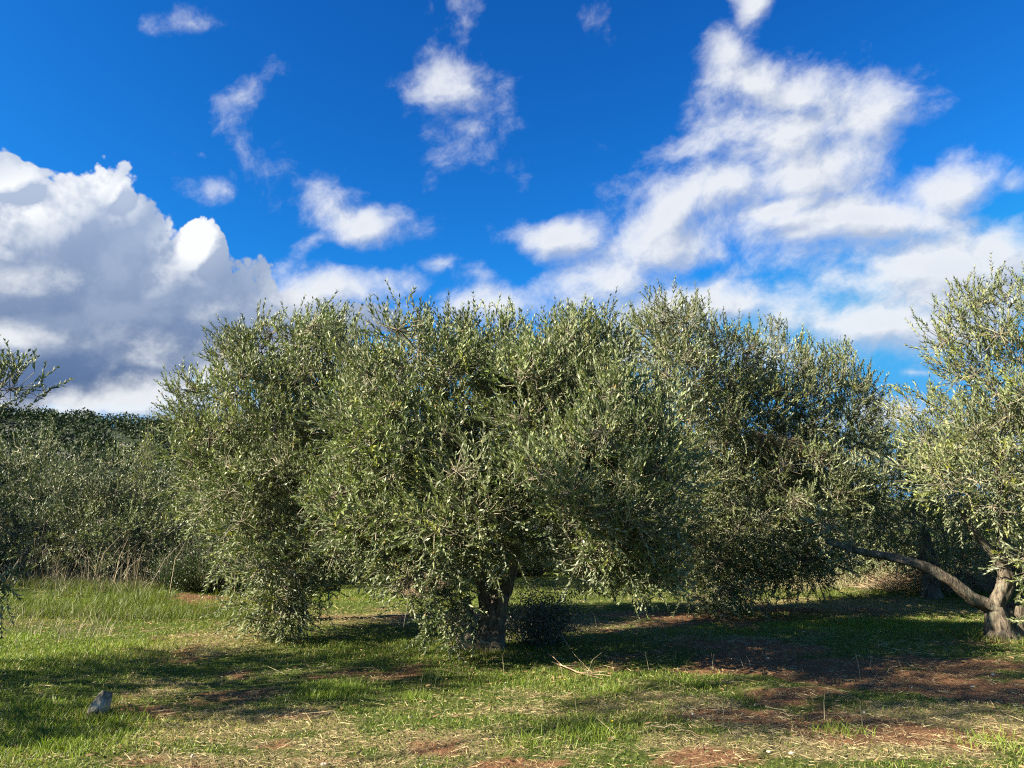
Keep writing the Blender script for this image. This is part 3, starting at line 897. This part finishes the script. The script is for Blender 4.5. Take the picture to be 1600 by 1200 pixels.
# an unseen taller olive, added left of the frame to shade the right foreground
r10 = (-9.3, 1.0)
olive_tree('olive_tree', 'tall olive tree added out of view beyond the left edge to shade the foreground', r10,
           [([(0, 0, -.1), (0, 0, .1), (.05, 0, 1.2), (.2, .3, 2.8), (.8, .9, 4.4)], [.20, .16, .12, .10, .09], -1)],
           [((-7.9, 2.5, 6.5), (1.2, .9, 1.0)), ((-6.7, 2.8, 6.6), (1.2, .85, .9)), ((-5.4, 3.2, 6.8), (1.2, .8, .8))], spacing=.46, per=24, seed=61, detail=False, fill=.2)
# two unseen copies added beyond the left edge to shade the back row
def copy_tree(src, label, loc, rz, sc_):
    r = src.copy(); COL.objects.link(r); r.location = loc; r.rotation_euler = (0, 0, rz); r.scale = (sc_,) * 3; r['label'] = label
    for ch in src.children:
        c2 = ch.copy(); COL.objects.link(c2); c2.parent = r
    return r
SRC = bpy.data.objects['olive_tree.005']
copy_tree(SRC, 'unseen olive tree added to shade the back row, first one beyond the left edge', (-15.2, 14.2, 0), 1.1, 1.15)
copy_tree(SRC, 'unseen olive tree added to shade the back row, second one beyond the left edge', (-16.6, 17.2, 0), 2.6, 1.15)

# ---- bushes under and between the trees
def bush(name, label, cat, xy, rad, h, n, leaf, cols, seed, upw=.8, width=.014, dome=.55):
    rg = np.random.default_rng(seed)
    z = float(ground_z(*xy))
    root = empty(name, (xy[0], xy[1], z)); tag(root, label, cat)
    m = max(8, int(n / (40 if dome > .3 else 110)))
    a = rg.random(m) * 6.28; rr = np.sqrt(rg.random(m))
    tipz = h * (.35 + .65 * rg.random(m)) * (1 - dome * rr ** 2)
    tips = np.stack([np.cos(a) * rr * rad[0], np.sin(a) * rr * rad[1], tipz], 1)
    b0 = tips * np.array([.25, .25, 0]) - np.array([0, 0, .04]); mid = (b0 + tips) / 2 + rg.normal(size=(m, 3)) * .05
    mid[:, :2] += tips[:, :2] * .12
    V, F = straight_tubes(b0, mid, tips, np.full(m, .012 if dome > .3 else .007), np.full(m, .003))
    mesh_np('stems', V, F, M_TWIG, root)
    k = rg.integers(0, m, n); t = rg.random(n) ** .6
    base = np.where((t < .5)[:, None], b0[k] + (mid[k] - b0[k]) * (t * 2)[:, None], mid[k] + (tips[k] - mid[k]) * (t * 2 - 1)[:, None])
    base = base + rg.normal(size=(n, 3)) * (.085 if dome > .3 else .13) * np.array([1, 1, .8]); base[:, 2] = np.maximum(base[:, 2], .01)
    d = norm(rvec(rg, n) * .8 + np.array([0, 0, upw]) + norm(base * np.array([1, 1, 0]) + 1e-4) * .3)
    nn = norm(rvec(rg, n) + np.array([0, 0, .8]))
    LL = leaf * rg.uniform(.6, 1.2, n)
    V, F = leaf_quads(base, d, nn, LL, width * rg.uniform(.7, 1.2, n) * leaf / .04, fold=.15)
    r = rg.random(n)[:, None]
    c = (np.array(cols[0]) * (1 - r) + np.array(cols[1]) * r) * rg.uniform(.7, 1.3, n)[:, None]
    mesh_np('foliage', V, F, M_SHRUB, root, col=np.repeat(c, 4, 0))
    return root
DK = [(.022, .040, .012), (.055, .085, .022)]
OL = [(.05, .065, .025), (.10, .12, .05)]
YG = [(.12, .15, .02), (.22, .24, .04)]
c_ = gp(845, 1008)
bush('sucker_shrub', 'dark dense sucker shrub growing against the right side of the middle trunk', 'shrub', (c_[0], c_[1] + .25), (.50, .40), .80, 6500, .042, [(.05, .055, .035), (.13, .135, .085)], 70, upw=.1, width=.018, dome=.15)
bush('shrub', 'dark green evergreen shrub beside the low bough of the left neighbour tree', 'shrub', (at(330, 850, 16.2).x, 16.2), (1.25, .9), 1.35, 22000, .045, DK, 71, width=.022)
bush('shrub', 'pale olive-green bush behind the dark evergreen shrub', 'shrub', (at(295, 850, 17.8).x, 17.8), (1.3, .9), 2.0, 16000, .05, [(.08, .10, .03), (.15, .17, .05)], 72, width=.02)
bush('small_tree', 'small slender yellow-green tree rising above the olives against the dark hill', 'tree', (at(217, 850, 21.5).x, 21.5), (.5, .5), 5.0, 9000, .07, YG, 73, width=.02)
bush('shrub', 'yellow-green bush showing between the left neighbour tree and the row behind', 'shrub', (at(292, 800, 20.5).x, 20.5), (1.0, .8), 2.9, 12000, .06, YG, 74, width=.02)
hedge = [(-30, 18.2, 1.6), (60, 18.6, 1.5), (140, 18.9, 1.4), (225, 19.0, 1.5), (480, 21.5, 1.7), (560, 22, 1.8), (650, 22, 1.7), (740, 22, 1.8), (830, 22.3, 1.6), (930, 22.5, 1.6), (1010, 22, 1.5), (1120, 22, 1.7),
         (1190, 21.0, 1.7), (1270, 20.4, 1.6), (1350, 20.4, 1.7), (1430, 20.2, 1.5), (1500, 20, 1.7), (1590, 19.6, 1.8), (1680, 19.4, 1.8)]
HLAB = ['dark undergrowth bush at the left edge behind the dry grass', 'dark bush behind the dry grass, under the farthest left olive', 'dark bush in the dry grass between the two olives at the far left', 'dark bush behind the tallest dry grass stalks',
        'dark far bush just right of the low hanging bough', 'dark far bush seen under the left part of the middle tree', 'dark far bush behind the gap left of the middle trunk', 'dark far bush directly behind the middle trunk', 'dark far bush behind the sucker shrub',
        'dark far bush behind the right skirt of the middle tree', 'dark far bush left of the distant short trunk', 'dark far bush right of the distant short trunk', 'dark thicket bush under the right neighbour tree', 'dark thicket bush behind the tip of the arching limb',
        'dark thicket bush behind the middle of the arching limb', 'dark thicket bush behind the bend of the arching limb', 'dark thicket bush behind the heap of cut twigs', 'dark thicket bush behind the edge tree trunk', 'dark thicket bush past the right edge tree']
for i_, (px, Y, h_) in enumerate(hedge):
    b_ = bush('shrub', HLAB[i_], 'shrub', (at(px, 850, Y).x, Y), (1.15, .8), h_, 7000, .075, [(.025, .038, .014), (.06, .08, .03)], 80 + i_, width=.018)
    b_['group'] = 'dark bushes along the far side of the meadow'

# ---- heap of cut twigs at the right, dry bush behind the gap left of the trunk
def twig_heap(label, xy, rad, h, n, seed, cat='brush pile'):
    rg = np.random.default_rng(seed)
    a = rg.random(n) * 6.28; rr = np.sqrt(rg.random(n))
    top = h * (1 - rr ** 2)
    p = np.stack([xy[0] + np.cos(a) * rr * rad[0], xy[1] + np.sin(a) * rr * rad[1], ground_z(*xy) + top * rg.random(n) ** .5], 1)
    d = norm(rvec(rg, n) * np.array([1, 1, .35])); L = rg.uniform(.15, .55, n)[:, None]
    q = p + d * L; q[:, 2] = np.maximum(q[:, 2], ground_z(q[:, 0], q[:, 1]) + .01)
    V, F = straight_tubes(p, (p + q) / 2 + rg.normal(size=(n, 3)) * .03, q, np.full(n, .006), np.full(n, .003))
    o_ = mesh_np('twig_heap', V, F, M_STICK)
    return tag(o_, label, cat)
twig_heap('low heap of cut brown twigs on the grass under the arching limb', (at(1435, 900, 17.0).x, 16.4), (1.5, .7), .42, 1500, 90)
twig_heap('brown dry brush seen low in the gap left of the middle trunk', (at(655, 900, 16).x, 16.0), (.45, .4), .55, 500, 91, 'brush')

# ---- fallen pruned sticks on the grass to the right of the trunk
def stick(label, pts, r, seed, forks=2):
    rg = np.random.default_rng(seed)
    P_ = [];
    for (px, py, z) in pts:
        x, y = gp(px, py); P_.append([x, y, float(ground_z(x, y)) + z])
    P_ = np.array(P_)
    t = np.linspace(0, 1, 9); tk = np.linspace(0, 1, len(P_))
    Q = np.stack([np.interp(t, tk, P_[:, k]) for k in range(3)], 1); Q[1:-1] += rg.normal(size=(7, 3)) * .006
    pa = [Q]; ra = [np.linspace(r, r * .35, 9)]
    for f in range(forks):
        i = rg.integers(3, 7); d = norm((Q[i + 1] - Q[i])[None] + rvec(rg, 1) * .03)[0] + np.array([rg.normal() * .4, rg.normal() * .3, .1])
        ln = rg.uniform(.12, .25); d = d / np.linalg.norm(d)
        pa.append(np.array([Q[i], Q[i] + d * ln * .5, Q[i] + d * ln])); ra.append(np.array([r * .5, r * .4, r * .2]))
    V, F = tubes(pa, ra, 6)
    return tag(mesh_np('fallen_stick', V, F, M_STICK, smooth=True), label, 'stick', 'fallen sticks near the middle trunk')
stick('long pale fallen stick slanting down from the sucker shrub', [(870, 1000, .22), (895, 1030, .12), (925, 1050, .03)], .006, 1, 1)
stick('reddish fallen stick lying lowest of the three by the sucker shrub', [(862, 1035, .06), (905, 1052, .04), (955, 1058, .03)], .007, 2, 2)
stick('thin fallen stick crossing the other two by the sucker shrub', [(855, 1028, .10), (890, 1048, .05), (940, 1060, .02)], .005, 3, 1)
stick('bent dry stick lying in the sunny grass at the right foreground', [(1010, 1145, .03), (1050, 1150, .05), (1105, 1162, .02)], .004, 4, 1)

# ---- the grey stone in the grass at the lower left
def rock(name, label, px, py, size, seed, lean=0.0, mat=None, cat='stone', group=None, sub=4):
    import bmesh
    bm = bmesh.new(); bmesh.ops.create_icosphere(bm, subdivisions=sub, radius=1)
    rg = np.random.default_rng(seed)
    planes = [(v, rg.uniform(.66, .92)) for v in rvec(rg, 18)]
    for v in bm.verts:
        p = np.array(v.co)
        for n_, dd in planes:
            e = p @ n_ - dd
            if e > 0: p = p - n_ * e * .97
        p = p * (1 + .10 * (vnoise(p[0] * 3 + 9, p[1] * 3 + p[2] * 2.1) - .5) + .08 * (vnoise(p[0] * 9 + 3, p[2] * 9 + p[1] * 6) - .5))
        v.co = Vector(p)
        v.co.x *= size[0]; v.co.y *= size[1]; v.co.z *= size[2]
        if lean:
            tz = (v.co.z / size[2] + 1) / 2; v.co.x *= 1.15 - .38 * tz; v.co.y *= 1.1 - .3 * tz
        v.co.x += lean * (v.co.z + size[2] * .5)
    me = bpy.data.meshes.new(name); bm.to_mesh(me); bm.free(); me.materials.append(mat)
    x, y = gp(px, py)
    o_ = bpy.data.objects.new(name, me); COL.objects.link(o_); o_.location = (x, y, float(ground_z(x, y)) + size[2] * .55)
    return tag(o_, label, cat, group)
m, h, o = new_mat('limestone')
tcr = h.n('ShaderNodeTexCoord').outputs['Object']
f1 = h.noise(tcr, 14, 6, .7); f2 = h.noise(tcr, 45, 4, .7)
c = h.mix(h.rng(f1, .40, .60), (.09, .078, .058, 1), (.42, .365, .27, 1)); c = h.mix(h.rng(f2, .60, .68), c, (.05, .05, .045, 1))
bp = h.n('ShaderNodeBump'); bp.inputs['Strength'].default_value = .8; bp.inputs['Distance'].default_value = .01; h.put(bp.inputs['Height'], h.math('ADD', f1, h.math('MULTIPLY', f2, .4)))
h.t.links.new(principled(h, c, .9, .2, bp.outputs[0]), o.inputs[0]); M_ROCK = m
m, h, o = new_mat('white_pebble')
h.t.links.new(principled(h, h.mix(h.rng(h.noise(h.n('ShaderNodeTexCoord').outputs['Object'], 60, 3), .4, .6), (.42, .38, .32, 1), (.62, .58, .52, 1)), .8, .2), o.inputs[0]); M_PEB = m
rock('stone', 'grey weathered limestone standing in the grass at the lower left', 148, 1124, (.080, .080, .155), 33, lean=.36, mat=M_ROCK)
PEBBLES = [(1130, 1098, 'just below the yellow flower on the thin stem'), (1200, 1035, 'at the left end of the bare red patch'), (1257, 993, 'in the dark green strip before the right neighbour tree'), (1180, 1098, 'in the shade right of the yellow flower on the thin stem'),
           (1202, 1180, 'left one of the pair in the red soil at the bottom right'), (1236, 1182, 'right one of the pair in the red soil at the bottom right'), (1350, 1112, 'at the sunny patch under the red soil on the right'), (1552, 1062, 'nearest the right edge, in shade'),
           (1520, 1077, 'in shade on the red soil below the edge tree'), (790, 1062, 'in the grass straight below the middle trunk'), (958, 1155, 'beside the lowest yellow flower'), (505, 1193, 'at the very bottom in the straw, left of the centre'),
           (1425, 1078, 'in the middle of the shaded red soil'), (1083, 1120, 'in the sunny grass under the shade edge, centre right'), (640, 1120, 'right of the bright grass tuft'), (300, 1190, 'at the bottom left where straw meets the green grass')]
for k_, (px, py, w_) in enumerate(PEBBLES):
    rock('pebble', 'small whitish pebble ' + w_, px, py, (.012 + .005 * (k_ % 3), .011, .008 + .003 * (k_ % 2)), 100 + k_, mat=M_PEB, cat='pebble', group='small pebbles scattered on the meadow', sub=3)

# ---- yellow flowers
m, h, o = new_mat('yellow_petals'); h.t.links.new(principled(h, (.75, .62, .02, 1), .6, .3), o.inputs[0]); M_YEL = m
m, h, o = new_mat('green_stem'); h.t.links.new(principled(h, (.10, .16, .04, 1), .6, .3), o.inputs[0]); M_STEM = m
def flower(label, px, py, hgt, r, seed):
    rg = np.random.default_rng(seed)
    x, y = gp(px, py); z = float(ground_z(x, y))
    root = empty('yellow_flower', (x, y, z)); tag(root, label, 'flower', 'yellow wild flowers in the grass')
    P_ = np.array([[0, 0, -.01], [.004, 0, hgt * .5], [.0, .002, hgt]])
    V, F = tubes([P_], [np.array([.002, .0018, .0015])], 5); mesh_np('stem', V, F, M_STEM, root)
    n = 26; a = np.arange(n) * 2.4; t = (np.arange(n) / n)
    d = np.stack([np.cos(a), np.sin(a), .25 + .8 * (1 - t)], 1); d = norm(d)
    b_ = np.tile(np.array([0, .002, hgt]), (n, 1))
    V, F = leaf_quads(b_, d, np.tile(np.array([0, 0, 1.0]), (n, 1)), r * (.7 + .3 * t), np.full(n, r * .42), fold=.1)
    mesh_np('petals', V, F, M_YEL, root)
flower('yellow flower on a thin stem in the shade edge at the right centre', 1130, 1106, .14, .021, 1)
flower('smaller yellow flower just above and behind the taller yellow one', 1134, 1086, .09, .014, 2)
flower('yellow flower in the sunlit grass below the fallen sticks', 882, 1068, .06, .015, 3)
flower('yellow flower in the bright grass at the bottom right of the centre', 957, 1142, .06, .016, 4)
flower('yellow flower in the deep shade just below the middle trunk', 731, 1034, .07, .013, 5)
flower('tiny yellow flower in the shaded grass left of the trunk', 539, 1040, .05, .011, 6)

# ---- pines on the hill, one distant wood
rg = np.random.default_rng(77)
n = 11000
px_ = rg.uniform(-480, 160, n); py_ = rg.uniform(120, 420, n)
pz_ = hill_h(px_, py_)
cl = fbm(px_ * .03 + 5, py_ * .03, 3)
open_ = ((cl < .30) & (py_ < 250))
px_, py_, pz_ = px_[~open_], py_[~open_], pz_[~open_]
m_ = len(px_); per = 60
H_ = rg.uniform(3.0, 6.5, m_); Wd_ = H_ * rg.uniform(.32, .50, m_)
dv = rvec(rg, m_ * per).reshape(m_, per, 3); rr = rg.uniform(.5, 1.0, (m_, per, 1))
cen = np.stack([px_, py_, pz_ + H_ * .58], 1)[:, None] + dv * rr * np.stack([Wd_, Wd_, H_ * .42], 1)[:, None]
cen = cen.reshape(-1, 3); NN = len(cen)
dd = norm(rvec(rg, NN) + dv.reshape(-1, 3) * .6); sz_ = rg.uniform(.5, 1.0, NN)
V, F = leaf_quads(cen, dd, rvec(rg, NN), sz_, sz_ * .7, fold=.1)
tint_ = np.repeat(rg.uniform(.6, 1.35, m_), per)[:, None] * rg.uniform(.8, 1.2, NN)[:, None]
cp = np.array([.022, .038, .014]) * tint_
o_ = mesh_np('pine_wood', V, F, M_PINE, col=np.repeat(cp, 4, 0)); tag(o_, 'dark pine wood covering the far hill', 'wood', kind='stuff')

# ------------------------------------------------------------------ grass, straw, weeds
def scatter_ground(rg, N, y0=3.6, y1=24.0, pw=1.5, half=.80, margin=1.0):
    """random points over the part of the meadow in sight, thinning with distance"""
    u = rg.random(N)
    e = 2 - pw
    Y = (y0 ** e + u * (y1 ** e - y0 ** e)) ** (1 / e)
    X = rg.uniform(-1, 1, N) * (Y * half + margin)
    return X, Y

def blades(rg, X, Y, Lh, Wd, lean, colA, colB, segs=2, flat=None, z0=0.0):
    N = len(X)
    a = rg.random(N) * 6.28
    Z = ground_z(X, Y) + z0
    base = np.stack([X, Y, Z], 1)
    dirh = np.stack([np.cos(a), np.sin(a), np.zeros(N)], 1)
    upv = np.array([0, 0, 1.0])
    el = rg.uniform(*lean, N)
    d0 = dirh * np.cos(el)[:, None] + upv * np.sin(el)[:, None]
    side = np.stack([-np.sin(a), np.cos(a), np.zeros(N)], 1)
    # turn the blade's face at random about its length
    tw = rg.uniform(-1.2, 1.2, N)[:, None]
    side = norm(side * np.cos(tw) + np.cross(d0, side) * np.sin(tw))
    curve = rg.uniform(.15, .6, N)[:, None] if flat is None else rg.uniform(-.1, .1, N)[:, None]
    p1 = base + d0 * (Lh * .55)[:, None]
    d1 = norm(d0 + dirh * curve - upv * curve * .6)
    p2 = p1 + d1 * (Lh * .45)[:, None]
    w = (Wd * .5)[:, None]
    V = np.stack([base - side * w, base + side * w, p1 + side * w * .8, p1 - side * w * .8, p2], 1).reshape(-1, 3)
    k = np.arange(N) * 5
    Fq_ = np.stack([k, k + 1, k + 2, k + 3], 1); Ft = np.stack([k + 3, k + 2, k + 4], 1)
    r = rg.random(N)[:, None]
    c = (colA * (1 - r) + colB * r) * rg.uniform(.75, 1.25, N)[:, None]
    return V, Fq_, Ft, np.repeat(c, 5, 0)

def emit(name, sets, mat, label, cat):
    V = []; Q = []; T = []; C_ = []; off = 0
    for v, q, t, c in sets:
        V.append(v); Q.append(q + off); T.append(t + off); C_.append(c); off += len(v)
    o_ = mesh_np(name, np.concatenate(V), [np.concatenate(Q), np.concatenate(T)], mat, col=np.concatenate(C_))
    return tag(o_, label, cat, kind='stuff')

rg = np.random.default_rng(40)
GR_A = np.array([.08, .14, .014]); GR_B = np.array([.215, .285, .040]); GR_Y = np.array([.32, .30, .09])
ST_A = np.array([.22, .17, .08]); ST_B = np.array([.48, .39, .21])
N = 620000
X, Y = scatter_ground(rg, N)
so, st, lu = cover(X, Y)
keep = rg.random(N) < np.clip(.12 + .95 * lu + .28 * (1 - so) - .72 * so, .02, 1)
X = X[keep]; Y = Y[keep]; so = so[keep]; st = st[keep]; lu = lu[keep]
sz = 1 + .06 * np.maximum(0, Y - 4)
hh = rg.uniform(.018, .05, len(X)) * (.55 + 1.0 * lu) * (1 + .3 * (fbm(X * 3, Y * 3, 2) - .5))
ww = rg.uniform(.003, .0055, len(X)) * sz
g1 = blades(rg, X, Y, hh * 1.15, ww, (.6, 1.5), GR_A, GR_B)
# yellowing with the straw
yl = (rg.random(len(X)) < .14 + .6 * st)
g1[3][:] = np.where(np.repeat(yl, 5)[:, None], GR_Y * rg.uniform(.6, 1.1, len(g1[3]))[:, None], g1[3])
# tufts of longer, brighter grass
tu = []
TUFTS = [(520, 1085, .20, 700), (500, 1075, .12, 300), (545, 1078, .12, 300), (655, 1090, .12, 220), (920, 1150, .2, 350), (960, 1080, .14, 220), (785, 1055, .07, 90), (1310, 1145, .2, 200),
         (60, 1110, .25, 500), (180, 1130, .2, 400), (100, 1170, .3, 600), (30, 1000, .4, 500), (240, 965, .5, 500), (340, 950, .4, 300), (1160, 1090, .12, 100), (1090, 1070, .15, 160), (1560, 1160, .25, 300), (820, 1160, .2, 200),
         (200, 1010, .4, 400), (1370, 985, .7, 700), (1250, 985, .5, 400)]
for (px, py, r, n) in TUFTS:
    cx, cy = gp(px, py)
    x = cx + rg.normal(size=n) * r * .6; y = cy + rg.normal(size=n) * r * .6
    tu.append(blades(rg, x, y, rg.uniform(.04, .115, n), rg.uniform(.003, .006, n) * (1 + .05 * max(0, cy - 4)), (.8, 1.5), GR_B * .85, np.array([.16, .225, .028])))
# low broad-leaved weeds
N = 150000
X, Y = scatter_ground(rg, N, y1=18)
so, st, lu = cover(X, Y)
keep = rg.random(N) < np.clip(.75 * (1 - so) * (.35 + lu), .03, 1)
X = X[keep]; Y = Y[keep]
wd = blades(rg, X, Y, rg.uniform(.010, .022, len(X)), rg.uniform(.008, .014, len(X)) * (1 + .05 * (Y - 4)), (.05, .8), np.array([.05, .085, .018]), np.array([.13, .16, .045]), z0=.012)
for (bx, by, r) in ((r1[0], r1[1], .42), (r5[0], r5[1], .45), (r2[0], r2[1], .4), (r3[0], r3[1], .4), (gp(148, 1124)[0], gp(148, 1124)[1], .13)):
    n = int(2600 * r); a = rg.random(n) * 6.28; q = r * rg.uniform(.35, 1.1, n)
    tu.append(blades(rg, bx + np.cos(a) * q, by + np.sin(a) * q, rg.uniform(.04, .13, n), rg.uniform(.004, .006, n), (.9, 1.5), GR_A, GR_Y * .8))
emit('meadow_grass', [g1, wd] + tu, M_GRASS, 'short green grass and low weeds covering the meadow', 'grass')
# cut straw lying about
N = 300000
X, Y = scatter_ground(rg, N, y1=20)
so, st, lu = cover(X, Y)
mat_ = sstep(.40, .62, fbm(X * 7, Y * 7 + 3, 3))
keep = rg.random(N) < np.clip((.10 + .85 * st + .15 * so - .35 * lu) * (.25 + 1.1 * mat_), .02, 1)
X = X[keep]; Y = Y[keep]
s1 = blades(rg, X, Y, rg.uniform(.02, .09, len(X)), rg.uniform(.002, .0042, len(X)) * (1 + .06 * (Y - 4)), (-.08, .35), ST_A, ST_B, flat=True, z0=.014)
n = 900
X, Y = scatter_ground(rg, n, y1=14)
s2 = blades(rg, X, Y, rg.uniform(.12, .32, n), rg.uniform(.003, .005, n), (-.02, .22), ST_A, ST_B * 1.1, flat=True, z0=.025)
n = 26000
X, Y = scatter_ground(rg, n, y1=14)
nr = np.zeros(n)
for (bx, by) in (r1, r2, r3, r5): nr = np.maximum(nr, np.exp(-(((X - bx) ** 2 + (Y - by) ** 2) / 3.2)))
k = rg.random(n) < .06 + .7 * nr
X = X[k]; Y = Y[k]; n = len(X)
s3 = blades(rg, X, Y, rg.uniform(.03, .07, n), rg.uniform(.010, .018, n), (-.05, .4), np.array([.10, .055, .025]), np.array([.30, .20, .09]), flat=True, z0=.02)
emit('dry_straw', [s1, s2, s3], M_STRAW, 'cut dry straw strewn over the bare soil and thin grass', 'straw')

# tall dry grass along the left bank and in front of the far bushes
def tall_grass(rg, n, xr, yr, Lh, w, cA, cB, lean=(.9, 1.5)):
    X = rg.uniform(*xr, n); Y = rg.uniform(*yr, n)
    k = fbm(X * 1.3, Y * 1.3, 3) > rg.uniform(.3, .62, n)
    X = X[k]; Y = Y[k]; n = len(X)
    return blades(rg, X, Y, rg.uniform(*Lh, n), np.full(n, w), lean, np.array(cA), np.array(cB))
T_A, T_B = (.16, .14, .08), (.36, .32, .20)
emit('tall_dry_grass', [tall_grass(rg, 2300, (-12.5, -7.4), (14.0, 16.6), (.12, .60), .007, T_A, T_B, (.5, 1.5)),
                        tall_grass(rg, 1500, (-9.5, -5.0), (16.2, 17.4), (.15, .60), .007, T_A, T_B, (.5, 1.5)),
                        tall_grass(rg, 700, (-12.5, -5.4), (15.0, 17.4), (.7, 1.35), .010, T_A, (.36, .29, .19), (1.0, 1.5)),
                        tall_grass(rg, 800, (-9.0, -5.5), (9.8, 12.6), (.10, .30), .006, T_A, T_B),
                        tall_grass(rg, 9000, (4.5, 12.5), (16.6, 18.4), (.12, .45), .008, (.16, .15, .06), T_B),
                        tall_grass(rg, 260, (-1.5, 4.5), (6.0, 12.0), (.12, .34), .004, T_A, T_B)], M_STRAW,
     'tall dry pale grass standing along the edge of the meadow', 'grass')
emit('long_green_grass', [tall_grass(rg, 30000, (-12.5, -4.2), (12.0, 17.0), (.10, .30), .007, (.07, .10, .02), (.16, .19, .04)),
                          tall_grass(rg, 20000, (-3.5, 12), (15.5, 19.0), (.06, .18), .009, (.07, .10, .02), (.18, .20, .05))], M_GRASS,
     'longer uncut green grass at the back of the meadow', 'grass')
